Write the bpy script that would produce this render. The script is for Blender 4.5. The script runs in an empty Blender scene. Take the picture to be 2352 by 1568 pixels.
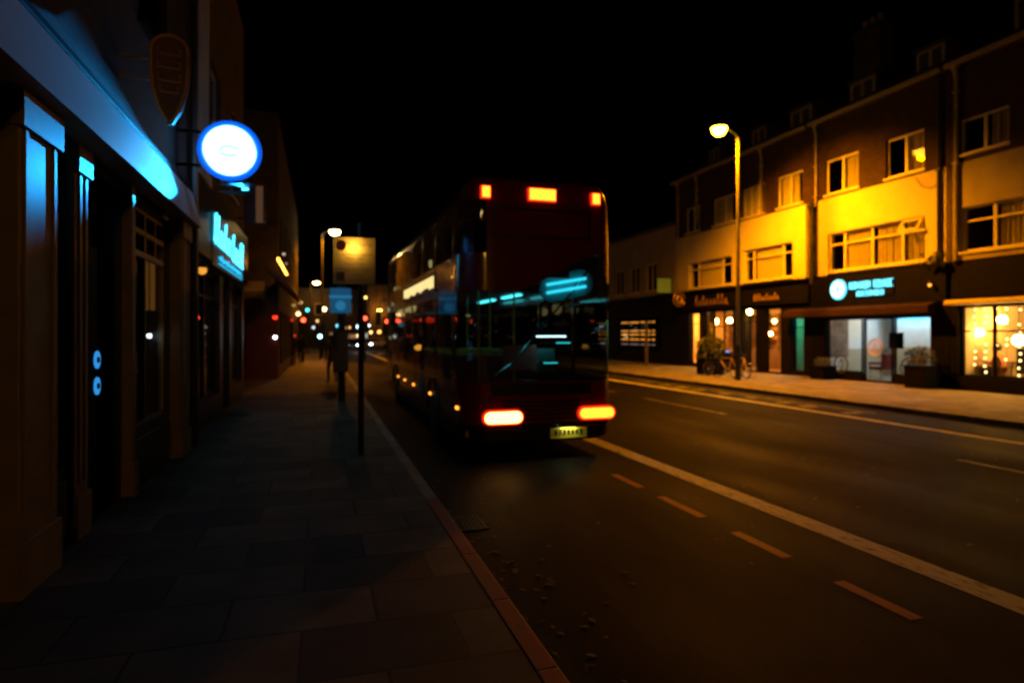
import bpy, bmesh, math, random
from mathutils import Vector, Matrix
random.seed(7)
R = math.radians
sc = bpy.context.scene
COL = sc.collection

# ---------------------------------------------------------------- camera
CAM_H = 1.9
FPX = 1450.0                       # focal length in pixels of a 2352 px wide picture
PSI = math.atan(441 / 1450)        # the view is turned this far to the right of the street
CS, SN = math.cos(PSI), math.sin(PSI)
cam_d = bpy.data.cameras.new("camera")
cam = bpy.data.objects.new("camera", cam_d)
COL.objects.link(cam)
cam.location = (0, 0, CAM_H)
cam.rotation_euler = (R(90), 0, -PSI)
cam_d.sensor_width = 36
cam_d.lens = 36 * FPX / 2352
cam_d.shift_y = -16 / 2352
cam_d.clip_start = 0.05
cam_d.clip_end = 1500
cam_d.dof.use_dof = True
cam_d.dof.focus_distance = 2.4
cam_d.dof.aperture_fstop = 1.6
sc.camera = cam

# ---------------------------------------------------------------- night sky
world = bpy.data.worlds.new("World")
sc.world = world
world.use_nodes = True
wn = world.node_tree.nodes
sky = wn.new("ShaderNodeTexSky")
sky.sky_type = 'NISHITA'
sky.sun_disc = False
sky.sun_elevation = R(-7)
sky.sun_rotation = R(200)
world.node_tree.links.new(sky.outputs[0], wn["Background"].inputs[0])
wn["Background"].inputs[1].default_value = 0.05
sc.view_settings.view_transform = 'Standard'
sc.view_settings.look = 'None'
sc.view_settings.exposure = 0
sc.view_settings.gamma = 1
sc.render.engine = 'CYCLES'
cy = sc.cycles
cy.use_denoising = True
cy.max_bounces = 6
cy.diffuse_bounces = 3
cy.glossy_bounces = 3
cy.transmission_bounces = 4
cy.transparent_max_bounces = 8
cy.sample_clamp_indirect = 6
cy.caustics_reflective = False
cy.caustics_refractive = False


# ---------------------------------------------------------------- helpers
def P(u, v, X=None, Y=None, Z=None):
    """the point seen at (u, v) of the 2352 px wide picture on one real plane"""
    a = (u - 1176) / FPX
    d = Vector((a * CS + SN, CS - a * SN, (768 - v) / FPX))
    if X is not None: t = X / d.x
    elif Y is not None: t = Y / d.y
    else: t = (Z - CAM_H) / d.z
    return Vector((0, 0, CAM_H)) + d * t


def YX(u, X):
    return P(u, 768, X=X).y


class MB:
    def __init__(self):
        self.v, self.f, self.m = [], [], []

    def face(self, pts, mi=0):
        n = len(self.v)
        self.v += [tuple(p) for p in pts]
        self.f.append(list(range(n, n + len(pts))))
        self.m.append(mi)
        return self

    def box(self, x0, x1, y0, y1, z0, z1, mi=0, M=None):
        x0, x1 = min(x0, x1), max(x0, x1)
        y0, y1 = min(y0, y1), max(y0, y1)
        z0, z1 = min(z0, z1), max(z0, z1)
        p = [(x0, y0, z0), (x1, y0, z0), (x1, y1, z0), (x0, y1, z0), (x0, y0, z1), (x1, y0, z1), (x1, y1, z1), (x0, y1, z1)]
        if M: p = [tuple(M @ Vector(q)) for q in p]
        n = len(self.v)
        self.v += p
        for q in ((3, 2, 1, 0), (4, 5, 6, 7), (0, 1, 5, 4), (1, 2, 6, 5), (2, 3, 7, 6), (3, 0, 4, 7)):
            self.f.append([n + k for k in q]); self.m.append(mi)
        return self

    def tube(self, pts, r, n=8, closed=False, mi=0, caps=True):
        pts = [Vector(p) for p in pts]
        rr = r if isinstance(r, (list, tuple)) else [r] * len(pts)
        N = len(pts)
        up = None
        base = len(self.v)
        for i, p in enumerate(pts):
            a = pts[(i - 1) % N] if (closed or i > 0) else p
            b = pts[(i + 1) % N] if (closed or i < N - 1) else p
            t = (b - a)
            t = t.normalized() if t.length > 1e-9 else Vector((0, 0, 1))
            if up is None:
                up = Vector((0, 0, 1)) if abs(t.z) < .9 else Vector((1, 0, 0))
            s = t.cross(up)
            if s.length < 1e-6: s = t.orthogonal()
            s.normalize()
            up = s.cross(t).normalized()
            for k in range(n):
                a_ = 2 * math.pi * k / n
                self.v.append(tuple(p + (s * math.cos(a_) + up * math.sin(a_)) * rr[i]))
        for i in range(N if closed else N - 1):
            j = (i + 1) % N
            for k in range(n):
                l = (k + 1) % n
                self.f.append([base + i * n + k, base + i * n + l, base + j * n + l, base + j * n + k]); self.m.append(mi)
        if caps and not closed:
            self.f.append([base + k for k in range(n)][::-1]); self.m.append(mi)
            self.f.append([base + (N - 1) * n + k for k in range(n)]); self.m.append(mi)
        return self

    def lathe(self, c, prof, axis=(0, 0, 1), n=20, mi=0):
        """prof: list of (radius, distance along axis)"""
        c = Vector(c); ax = Vector(axis).normalized(); s = ax.orthogonal().normalized(); t = ax.cross(s)
        base = len(self.v)
        for r, h in prof:
            for k in range(n):
                a = 2 * math.pi * k / n
                self.v.append(tuple(c + ax * h + (s * math.cos(a) + t * math.sin(a)) * max(r, 1e-4)))
        for i in range(len(prof) - 1):
            for k in range(n):
                l = (k + 1) % n
                self.f.append([base + i * n + k, base + i * n + l, base + (i + 1) * n + l, base + (i + 1) * n + k]); self.m.append(mi)
        self.f.append([base + k for k in range(n)][::-1]); self.m.append(mi)
        self.f.append([base + (len(prof) - 1) * n + k for k in range(n)]); self.m.append(mi)
        return self

    def ball(self, c, r, n=14, mi=0, sz=1.0):
        m = max(6, n // 2)
        prof = [(r * math.sin(math.pi * i / m), -r * sz * math.cos(math.pi * i / m)) for i in range(m + 1)]
        return self.lathe(c, prof, n=n, mi=mi)

    def prism(self, poly, axis, a, b, mi=0):
        """poly: 2-D points; axis 'x' -> (y,z), 'y' -> (x,z), 'z' -> (x,y)"""
        def q(p, t):
            return {'x': (t, p[0], p[1]), 'y': (p[0], t, p[1]), 'z': (p[0], p[1], t)}[axis]
        n = len(self.v); k = len(poly)
        self.v += [q(p, a) for p in poly] + [q(p, b) for p in poly]
        self.f.append(list(range(n, n + k))); self.m.append(mi)
        self.f.append(list(range(n + k, n + 2 * k))[::-1]); self.m.append(mi)
        for i in range(k):
            j = (i + 1) % k
            self.f.append([n + i, n + k + i, n + k + j, n + j]); self.m.append(mi)
        return self

    def build(self, name, mats, parent=None, smooth=False, bevel=0.0, recalc=True):
        me = bpy.data.meshes.new(name)
        org = Vector((0, 0, 0))
        if parent is None and self.v:
            xs = [p[0] for p in self.v]; ys = [p[1] for p in self.v]; zs = [p[2] for p in self.v]
            org = Vector(((min(xs) + max(xs)) / 2, (min(ys) + max(ys)) / 2, min(zs)))
        elif parent is not None:
            org = world_loc(parent)
        me.from_pydata([tuple(Vector(p) - org) for p in self.v], [], self.f)
        if not isinstance(mats, (list, tuple)): mats = [mats]
        for m in mats: me.materials.append(m)
        for p, mi in zip(me.polygons, self.m):
            p.material_index = mi
            p.use_smooth = smooth
        if recalc:
            bm = bmesh.new(); bm.from_mesh(me)
            bmesh.ops.recalc_face_normals(bm, faces=bm.faces)
            bm.to_mesh(me); bm.free()
        o = bpy.data.objects.new(name, me)
        COL.objects.link(o)
        if parent is not None:
            o.parent = parent
        else:
            o.location = org
        if bevel:
            b = o.modifiers.new("bevel", 'BEVEL'); b.width = bevel; b.segments = 2; b.limit_method = 'ANGLE'
        return o


def world_loc(o):
    v = Vector((0, 0, 0))
    while o is not None:
        v += o.location
        o = o.parent
    return v


def tag(o, label, cat, group=None):
    o['label'] = label; o['category'] = cat
    if group: o['group'] = group
    return o


def struct(o):
    o['kind'] = 'structure'
    return o


def thing(name, loc, label, cat, group=None):
    o = bpy.data.objects.new(name, None)
    COL.objects.link(o)
    o.location = loc
    return tag(o, label, cat, group)


def copy_tree(o, parent=None):
    c = o.copy(); COL.objects.link(c)
    if parent is not None: c.parent = parent
    for ch in [x for x in bpy.data.objects if x.parent == o]:
        copy_tree(ch, c)
    return c


def text_obj(name, body, size, M, m, parent, extrude=0.004, align='CENTER', sx=1.0):
    cu = bpy.data.curves.new(name, 'FONT')
    cu.body = body; cu.size = size; cu.extrude = extrude; cu.align_x = align; cu.align_y = 'CENTER'
    t = bpy.data.objects.new(name + "_tmp", cu)
    COL.objects.link(t)
    dg = bpy.context.evaluated_depsgraph_get()
    me = bpy.data.meshes.new_from_object(t.evaluated_get(dg))
    COL.objects.unlink(t); bpy.data.objects.remove(t)
    o = bpy.data.objects.new(name, me)
    me.materials.clear(); me.materials.append(m)
    Mw = M @ Matrix.Diagonal((sx, 1, 1, 1))
    off = world_loc(parent) if parent else Vector()
    me.transform(Matrix.Translation(-off) @ Mw)
    COL.objects.link(o)
    if parent: o.parent = parent
    return o


def frame_M(loc, right, up):
    r = Vector(right).normalized(); u = Vector(up).normalized(); n = r.cross(u)
    M = Matrix((r, u, n)).transposed().to_4x4()
    M.translation = Vector(loc)
    return M


# ---------------------------------------------------------------- materials
def nodes(name):
    m = bpy.data.materials.new(name); m.use_nodes = True
    return m, m.node_tree.nodes, m.node_tree.links, m.node_tree.nodes["Principled BSDF"]


def mat(name, c, rough=.7, var=.25, scale=6.0, bump=.15, metal=0.0, spec=.5, coat=0.0, stretch=None):
    m, N, L, b = nodes(name)
    tc = N.new("ShaderNodeTexCoord")
    mp = N.new("ShaderNodeMapping")
    if stretch: mp.inputs['Scale'].default_value = stretch
    L.new(tc.outputs['Object'], mp.inputs[0])
    nz = N.new("ShaderNodeTexNoise"); nz.inputs['Scale'].default_value = scale; nz.inputs['Detail'].default_value = 6
    L.new(mp.outputs[0], nz.inputs['Vector'])
    rp = N.new("ShaderNodeValToRGB")
    rp.color_ramp.elements[0].position = .3; rp.color_ramp.elements[1].position = .7
    rp.color_ramp.elements[0].color = (*[x * (1 - var) for x in c], 1)
    rp.color_ramp.elements[1].color = (*[min(1, x * (1 + var)) for x in c], 1)
    L.new(nz.outputs[0], rp.inputs[0]); L.new(rp.outputs[0], b.inputs['Base Color'])
    b.inputs['Roughness'].default_value = rough; b.inputs['Metallic'].default_value = metal
    b.inputs['Specular IOR Level'].default_value = spec
    b.inputs['Coat Weight'].default_value = coat
    if bump:
        n2 = N.new("ShaderNodeTexNoise"); n2.inputs['Scale'].default_value = scale * 9; n2.inputs['Detail'].default_value = 4
        L.new(mp.outputs[0], n2.inputs['Vector'])
        bp = N.new("ShaderNodeBump"); bp.inputs['Strength'].default_value = bump; bp.inputs['Distance'].default_value = .01
        L.new(n2.outputs[0], bp.inputs['Height']); L.new(bp.outputs[0], b.inputs['Normal'])
    return m


def brick(name, c1, c2, mortar, axis='x', bw=.225, bh=.075, rough=.85, ms=.008):
    m, N, L, b = nodes(name)
    tc = N.new("ShaderNodeTexCoord")
    sp = N.new("ShaderNodeSeparateXYZ"); L.new(tc.outputs['Object'], sp.inputs[0])
    cb = N.new("ShaderNodeCombineXYZ")
    a, d = {'x': (1, 2), 'y': (0, 2), 'z': (0, 1)}[axis]
    L.new(sp.outputs[a], cb.inputs[0]); L.new(sp.outputs[d], cb.inputs[1])
    bt = N.new("ShaderNodeTexBrick")
    bt.inputs['Scale'].default_value = 1
    bt.inputs['Brick Width'].default_value = bw; bt.inputs['Row Height'].default_value = bh
    bt.inputs['Mortar Size'].default_value = ms
    bt.inputs['Color1'].default_value = (*c1, 1); bt.inputs['Color2'].default_value = (*c2, 1); bt.inputs['Mortar'].default_value = (*mortar, 1)
    L.new(cb.outputs[0], bt.inputs['Vector'])
    nz = N.new("ShaderNodeTexNoise"); nz.inputs['Scale'].default_value = 2.3; nz.inputs['Detail'].default_value = 6
    L.new(tc.outputs['Object'], nz.inputs['Vector'])
    mr = N.new("ShaderNodeMapRange"); mr.inputs['From Min'].default_value = .3; mr.inputs['From Max'].default_value = .7
    mr.inputs['To Min'].default_value = .55; mr.inputs['To Max'].default_value = 1.25
    L.new(nz.outputs[0], mr.inputs[0])
    mx = N.new("ShaderNodeVectorMath"); mx.operation = 'SCALE'
    L.new(bt.outputs['Color'], mx.inputs[0]); L.new(mr.outputs[0], mx.inputs['Scale'])
    L.new(mx.outputs[0], b.inputs['Base Color'])
    b.inputs['Roughness'].default_value = rough
    bp = N.new("ShaderNodeBump"); bp.inputs['Strength'].default_value = .5; bp.inputs['Distance'].default_value = .01; bp.invert = True
    L.new(bt.outputs['Fac'], bp.inputs['Height']); L.new(bp.outputs[0], b.inputs['Normal'])
    return m


def emit(name, c, s):
    m, N, L, b = nodes(name)
    b.inputs['Base Color'].default_value = (*[min(.8, x) for x in c], 1)
    b.inputs['Emission Color'].default_value = (*c, 1)
    b.inputs['Emission Strength'].default_value = s
    b.inputs['Roughness'].default_value = .4
    return m


def glass(name, tint=(.6, .65, .65), rough=.02, refl=1.0):
    m = bpy.data.materials.new(name); m.use_nodes = True
    N = m.node_tree.nodes; L = m.node_tree.links
    N.clear()
    out = N.new("ShaderNodeOutputMaterial")
    tr = N.new("ShaderNodeBsdfTransparent"); tr.inputs[0].default_value = (*tint, 1)
    gl = N.new("ShaderNodeBsdfGlossy"); gl.inputs['Roughness'].default_value = rough
    fr = N.new("ShaderNodeFresnel"); fr.inputs[0].default_value = 1.5
    ge = N.new("ShaderNodeNewGeometry"); bk = N.new("ShaderNodeMapRange")   # a single sheet reflects alike from both sides
    bk.inputs['To Min'].default_value = 1.5; bk.inputs['To Max'].default_value = 1 / 1.5
    L.new(ge.outputs['Backfacing'], bk.inputs[0]); L.new(bk.outputs[0], fr.inputs[0])
    # a faint waviness of old panes
    tc = N.new("ShaderNodeTexCoord"); nz = N.new("ShaderNodeTexNoise"); nz.inputs['Scale'].default_value = 1.6
    L.new(tc.outputs['Object'], nz.inputs['Vector'])
    bp = N.new("ShaderNodeBump"); bp.inputs['Strength'].default_value = .06; bp.inputs['Distance'].default_value = .05
    L.new(nz.outputs[0], bp.inputs['Height']); L.new(bp.outputs[0], gl.inputs['Normal'])
    mx = N.new("ShaderNodeMixShader")
    L.new(fr.outputs[0], mx.inputs[0]); L.new(tr.outputs[0], mx.inputs[1]); L.new(gl.outputs[0], mx.inputs[2])
    L.new(mx.outputs[0], out.inputs[0])
    return m


def asphalt():
    m, N, L, b = nodes("asphalt")
    tc = N.new("ShaderNodeTexCoord")
    fine = N.new("ShaderNodeTexNoise"); fine.inputs['Scale'].default_value = 90; fine.inputs['Detail'].default_value = 5
    big = N.new("ShaderNodeTexNoise"); big.inputs['Scale'].default_value = .5; big.inputs['Detail'].default_value = 7
    mp = N.new("ShaderNodeMapping"); mp.inputs['Scale'].default_value = (1.6, .35, 1)
    L.new(tc.outputs['Object'], fine.inputs['Vector']); L.new(tc.outputs['Object'], mp.inputs[0]); L.new(mp.outputs[0], big.inputs['Vector'])
    r1 = N.new("ShaderNodeValToRGB")
    r1.color_ramp.elements[0].position = .3; r1.color_ramp.elements[0].color = (.0045, .0043, .0041, 1)
    r1.color_ramp.elements[1].position = .75; r1.color_ramp.elements[1].color = (.016, .0155, .0145, 1)
    L.new(big.outputs[0], r1.inputs[0])
    mr = N.new("ShaderNodeMapRange"); mr.inputs['From Min'].default_value = .3; mr.inputs['From Max'].default_value = .7
    mr.inputs['To Min'].default_value = .55; mr.inputs['To Max'].default_value = 1.4
    L.new(fine.outputs[0], mr.inputs[0])
    mx = N.new("ShaderNodeVectorMath"); mx.operation = 'SCALE'
    L.new(r1.outputs[0], mx.inputs[0]); L.new(mr.outputs[0], mx.inputs['Scale'])
    L.new(mx.outputs[0], b.inputs['Base Color'])
    b.inputs['Specular IOR Level'].default_value = .06
    r2 = N.new("ShaderNodeMapRange"); r2.inputs['From Min'].default_value = .3; r2.inputs['From Max'].default_value = .75
    r2.inputs['To Min'].default_value = .5; r2.inputs['To Max'].default_value = .8
    L.new(big.outputs[0], r2.inputs[0]); L.new(r2.outputs[0], b.inputs['Roughness'])
    bp = N.new("ShaderNodeBump"); bp.inputs['Strength'].default_value = .5; bp.inputs['Distance'].default_value = .006
    L.new(fine.outputs[0], bp.inputs['Height']); L.new(bp.outputs[0], b.inputs['Normal'])
    return m


def worn_paint(name, c, road=(.045, .044, .042), amount=.42):
    m, N, L, b = nodes(name)
    tc = N.new("ShaderNodeTexCoord")
    nz = N.new("ShaderNodeTexNoise"); nz.inputs['Scale'].default_value = 9; nz.inputs['Detail'].default_value = 9; nz.inputs['Roughness'].default_value = .7
    mp = N.new("ShaderNodeMapping"); mp.inputs['Scale'].default_value = (2, .5, 1)
    L.new(tc.outputs['Object'], mp.inputs[0]); L.new(mp.outputs[0], nz.inputs['Vector'])
    r = N.new("ShaderNodeValToRGB")
    r.color_ramp.elements[0].position = amount - .06; r.color_ramp.elements[0].color = (*road, 1)
    r.color_ramp.elements[1].position = amount + .06; r.color_ramp.elements[1].color = (*c, 1)
    L.new(nz.outputs[0], r.inputs[0]); L.new(r.outputs[0], b.inputs['Base Color'])
    b.inputs['Roughness'].default_value = .6
    return m


M = {}
M['asphalt'] = asphalt()
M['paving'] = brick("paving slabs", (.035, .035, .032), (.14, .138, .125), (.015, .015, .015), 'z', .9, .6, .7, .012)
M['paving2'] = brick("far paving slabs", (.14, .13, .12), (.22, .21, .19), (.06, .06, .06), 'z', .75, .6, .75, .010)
M['kerb'] = brick("granite kerb", (.20, .195, .19), (.27, .26, .25), (.04, .04, .04), 'x', .9, .5, .6, .012)
M['white_paint'] = worn_paint("white road paint", (.78, .77, .73), amount=.41)
M['faded_paint'] = worn_paint("faded road paint", (.35, .34, .32), amount=.5)
M['red_paint'] = worn_paint("red road paint", (.32, .028, .012), amount=.44)
M['red_kerb_paint'] = worn_paint("red kerb paint", (.26, .03, .018), road=(.10, .06, .055), amount=.42)
M['brick_red'] = brick("dark red brick", (.028, .011, .006), (.058, .022, .011), (.024, .02, .017))
M['brick_dark'] = brick("sooty brick", (.06, .05, .045), (.10, .08, .07), (.05, .05, .05))
M['brick_end'] = brick("sooty brick end wall", (.06, .05, .045), (.10, .08, .07), (.05, .05, .05), 'y')
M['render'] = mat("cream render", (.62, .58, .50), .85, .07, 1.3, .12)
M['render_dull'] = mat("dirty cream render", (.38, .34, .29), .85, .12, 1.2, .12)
M['pale'] = mat("pale render", (.5, .5, .48), .85, .15, 2, .1)
M['upvc'] = mat("white window paint", (.72, .70, .66), .45, .05, 8, .03)
M['cream_wood'] = mat("cream painted wood", (.55, .50, .42), .5, .08, 5, .06)
M['fascia_wood'] = mat("pale fascia paint", (.36, .36, .35), .45, .06, 3, .05)
M['tan_wood'] = mat("tan painted wood", (.36, .27, .17), .5, .12, 5, .06)
M['pilaster_wood'] = mat("brown pilaster paint", (.20, .15, .095), .5, .2, 4, .06)
M['dark_wood'] = mat("black painted wood", (.006, .006, .0065), .6, .3, 5, .06, spec=.06)
M['dark_green'] = mat("dark green paint", (.012, .02, .017), .35, .3, 5, .06)
M['dark_blue'] = mat("dark blue paint", (.012, .018, .03), .35, .3, 5, .06)
M['dark_red'] = mat("dark red paint", (.10, .010, .010), .4, .3, 3, .06)
M['slate'] = mat("slate", (.035, .036, .04), .6, .3, 7, .3)
M['gutter'] = mat("painted gutter", (.30, .27, .22), .5, .15, 6, .05)
M['pipe_dark'] = mat("black pipe", (.02, .02, .02), .5, .2, 6, .05)
M['steel'] = mat("grey steel", (.10, .10, .10), .5, .12, 6, .05)
M['black_metal'] = mat("black metal", (.015, .015, .016), .4, .2, 6, .04)
M['chrome'] = mat("bright metal", (.6, .6, .6), .2, .05, 6, .0, metal=1)
M['rubber'] = mat("rubber", (.012, .012, .012), .8, .2, 20, .1)
M['bus_red'] = mat("bus red paint", (.17, .006, .008), .22, .08, 2, .0, spec=.5, coat=.4)
M['bus_dark'] = mat("bus black trim", (.008, .008, .009), .3, .2, 4, .0)
M['bus_in'] = mat("bus interior panel", (.25, .22, .20), .5, .1, 4, .02)
M['moquette'] = mat("red seat cloth", (.28, .05, .05), .9, .4, 22, .1)
M['glass'] = glass("window glass", (.88, .90, .88))
M['glass_dark'] = glass("dark window glass", (.35, .38, .40))
M['bus_glass'] = glass("tinted bus glass", (.40, .46, .46))
M['curtain'] = mat("net curtain", (.50, .46, .38), .9, .1, 9, .1)
M['plaster_in'] = mat("white plaster", (.72, .72, .70), .8, .05, 3, .05)
M['warm_in'] = mat("ochre plaster", (.62, .46, .24), .8, .12, 2, .05)
M['wood'] = mat("brown wood", (.17, .085, .035), .45, .35, 6, .08, stretch=(1, 1, .2))
M['wood_light'] = mat("light wood", (.36, .21, .09), .5, .25, 6, .08)
M['floor_in'] = mat("shop floor", (.25, .22, .19), .4, .12, 4, .05)
M['leaf'] = mat("dark leaves", (.014, .03, .012), .6, .5, 12, .0)
M['sign_tan'] = mat("tan sign face", (.38, .30, .18), .5, .15, 5, .03)
M['sign_white'] = mat("white sign sheet", (.62, .62, .60), .3, .05, 4, .0)
M['sign_black'] = mat("black sign paint", (.02, .02, .02), .5, .1, 4, .0)
M['sign_red'] = mat("red sign paint", (.5, .03, .03), .4, .1, 4, .0)
M['gold'] = mat("gilt lettering", (.60, .40, .12), .35, .15, 8, .05, metal=.5)
M['plate_yellow'] = mat("yellow number plate", (.72, .60, .04), .4, .05, 5, .0)
M['leather_red'] = mat("red leather", (.22, .01, .015), .4, .2, 8, .05)
M['skin'] = mat("skin", (.42, .25, .17), .55, .08, 9, .03)
M['hair'] = mat("dark hair", (.02, .014, .01), .6, .4, 30, .2)
M['coat_black'] = mat("black coat cloth", (.014, .014, .016), .9, .3, 14, .1)
M['coat_navy'] = mat("navy coat cloth", (.015, .02, .035), .9, .3, 14, .1)
M['jeans'] = mat("dark denim", (.03, .04, .06), .9, .3, 14, .1)
M['rust_cloth'] = mat("rust jumper cloth", (.35, .13, .04), .9, .25, 14, .1)
M['car_white'] = mat("white car paint", (.6, .6, .6), .25, .04, 3, .0, coat=.4)
M['car_silver'] = mat("silver car paint", (.35, .36, .38), .25, .04, 3, .0, metal=.4, coat=.4)
M['car_dark'] = mat("dark car paint", (.03, .035, .05), .25, .1, 3, .0, coat=.4)
# things that give off light
M['e_disc'] = emit("lit disc face", (.32, .62, .95), 3.4)
M['e_disc_mark'] = emit("lit disc lettering", (.62, .98, .92), 1.02)
M['e_disc_dark'] = emit("lit disc emblem", (.02, .62, .72), 1.0)
M['e_rim'] = emit("blue lit rim", (.0, .13, 1.0), 1.0)
M['e_neon'] = emit("cyan neon", (.06, .66, 1.0), 4.0)
M['e_neon_dim'] = emit("fine cyan neon", (.02, .5, .85), 1.4)
M['e_cyan_sign'] = emit("cyan sign letters", (.10, .75, 1.0), 2.6)
M['e_cyan_disc'] = emit("cyan sign disc", (.05, .62, .90), 1.5)
M['e_white_cyan'] = emit("pale cyan sign", (.55, .98, 1.0), 2.0)
M['e_sodium'] = emit("sodium lamp bowl", (1.0, .44, .02), 48)
M['e_sodium_far'] = emit("far sodium lamp bowl", (1.0, .62, .2), 40)
M['e_tail_hot'] = emit("tail lamp core", (1.0, .46, .09), 9.0)
M['e_tail'] = emit("tail lamp orange", (1.0, .34, .02), 3.0)
M['e_red'] = emit("red lamp lens", (1.0, .035, .01), 3.0)
M['e_red_dim'] = emit("dim red lens", (1.0, .02, .005), .9)
M['e_amber'] = emit("amber marker", (1.0, .35, .03), 3.0)
M['e_teal'] = emit("teal strip lamp", (.03, .75, .8), 2.2)
M['e_teal_dim'] = emit("soft teal lamp", (.02, .50, .68), .62)
M['e_white'] = emit("white lamp", (.85, .95, 1.0), 9)
M['e_warm'] = emit("warm lamp globe", (1.0, .50, .11), 85)
M['e_warm_mid'] = emit("warm bulb", (1.0, .66, .24), 6)
M['e_side_glow'] = emit("reflected shop glow", (1.0, .75, .28), 1.1)
M['e_blue'] = emit("blue lamp", (.03, .33, .85), 1.0)
M['e_blue_sign'] = emit("blue panel glow", (.006, .11, .25), .5)
M['e_blue_band'] = emit("pale blue band glow", (.02, .26, .5), .55)
M['e_green_sign'] = emit("green lit panel", (.13, .16, .01), .6)
M['e_shop_warm'] = emit("lit shop window", (1.0, .55, .16), 1.0)
M['e_shop_cool'] = emit("cool lit shop window", (.7, .9, 1.0), 1.5)
M['e_orange'] = emit("orange streak glow", (1.0, .34, .04), 1.6)

# ---------------------------------------------------------------- ground, road, pavements
KERB_L, KERB_R = 1.23, 13.6
XL, XW = -2.02, 19.7               # wall planes of the two sides of the street
b = MB(); b.face([(-400, -60, 0), (400, -60, 0), (400, 700, 0), (-400, 700, 0)])
struct(b.build("ground", M['asphalt']))
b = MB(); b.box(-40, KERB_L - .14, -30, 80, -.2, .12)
struct(b.build("pavement_left", M['paving']))
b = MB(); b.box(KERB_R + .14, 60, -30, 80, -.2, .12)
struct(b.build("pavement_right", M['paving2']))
b = MB(); b.box(KERB_L - .14, KERB_L, -30, 80, -.2, .124)
o = b.build("kerb_left", M['kerb'], bevel=.02); struct(o)
b = MB(); b.box(KERB_R, KERB_R + .14, -30, 80, -.2, .124)
o = b.build("kerb_right", M['kerb'], bevel=.02); struct(o)
b = MB()
for k in range(14):
    y0 = -6 + k * .915
    b.box(KERB_L - .135, KERB_L - .012, y0 + .01, y0 + .90, .10, .128 + .0)
struct(b.build("red_kerb_line", M['red_kerb_paint'], bevel=.006))


def line(name, x0, x1, y0, y1, m, z=.004):
    struct(MB().face([(x0, y0, z), (x1, y0, z), (x1, y1, z), (x0, y1, z)]).build(name, m))


line("bus_lane_line", 4.56, 4.84, -20, 78, M['white_paint'])
for u0, v0, u1, v1 in ((1405, 1090, 1470, 1120), (1520, 1140, 1607, 1188), (1685, 1222, 1803, 1281), (1925, 1335, 2105, 1422)):
    a, c = P(u0, v0, Z=0), P(u1, v1, Z=0)
    line("red_dash", 3.76, 3.87, min(a.y, c.y), max(a.y, c.y), M['red_paint'])
for y0 in (-6, 3.2, 9.0 + 3.9, 18.8, 24.7, 31, 37):
    line("lane_dash", 9.2, 9.32, y0, y0 + 4.0, M['faded_paint'])
line("edge_line", 11.58, 11.80, -20, 78, M['white_paint'])
line("gutter_line", 12.75, 12.85, 12, 60, M['faded_paint'])
for k in range(9):                  # worn bay lettering and patches by the far kerb
    y0 = 12.2 + k * 1.25 + random.uniform(-.2, .2)
    line("worn_marking", 12.0 + random.uniform(0, .3), 12.55 + random.uniform(0, .1), y0, y0 + random.uniform(.2, .7), M['faded_paint'])
for X0, y0 in ((0.5 + 1.6, 62), (3.2, 64), (5.4, 62), (7.0, 66), (9.2, 63)):
    line("lane_arrow", X0, X0 + .5, y0, y0 + 2.2, M['white_paint'])
line("stop_line", 1.4, 13.4, 70, 70.4, M['white_paint'])


lf = MB(); rl = random.Random(12)
for k in range(520):
    if rl.random() < .55: x, y = KERB_L + abs(rl.gauss(0, .35)) + .02, rl.uniform(1.5, 22)
    elif rl.random() < .5: x, y = KERB_R - abs(rl.gauss(0, .4)) - .02, rl.uniform(8, 45)
    else: x, y = rl.uniform(1.3, 13), rl.uniform(1.5, 16)
    c = Vector((x, y, .012)); a = rl.uniform(0, 6.28); r_ = rl.uniform(.02, .045)
    e1 = Vector((math.cos(a), math.sin(a), rl.uniform(-.2, .25))) * r_; e2 = Vector((-math.sin(a), math.cos(a), rl.uniform(-.2, .25))) * r_ * .6
    lf.face([c - e1, c - e1 * .2 + e2, c + e1, c - e1 * .2 - e2])
o = lf.build("fallen_leaves", mat("dead leaf", (.10, .065, .03), .8, .4, 20, 0), recalc=False); o['kind'] = 'stuff'
tag(o, "dead brown leaves scattered on the road and along the kerbs", "leaves")
for (x, y, w, h) in ((1.42, 6.2, .30, .42), (13.35, 17.5, .30, .42)):
    g = MB()
    for k in range(8): g.box(x - w / 2 + k * w / 7.5, x - w / 2 + k * w / 7.5 + .02, y - h / 2, y + h / 2, .002, .012)
    g.box(x - w / 2 - .02, x + w / 2 + .02, y - h / 2 - .02, y - h / 2, .002, .013); g.box(x - w / 2 - .02, x + w / 2 + .02, y + h / 2, y + h / 2 + .02, .002, .013)
    tag(g.build("drain_grate", mat("iron", (.03, .03, .032), .5, .3, 20, .1)), "iron drain grate in the near gutter before the bus" if x < 5 else "iron drain grate in the far gutter by the right pavement", "drain", "road drains")

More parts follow.
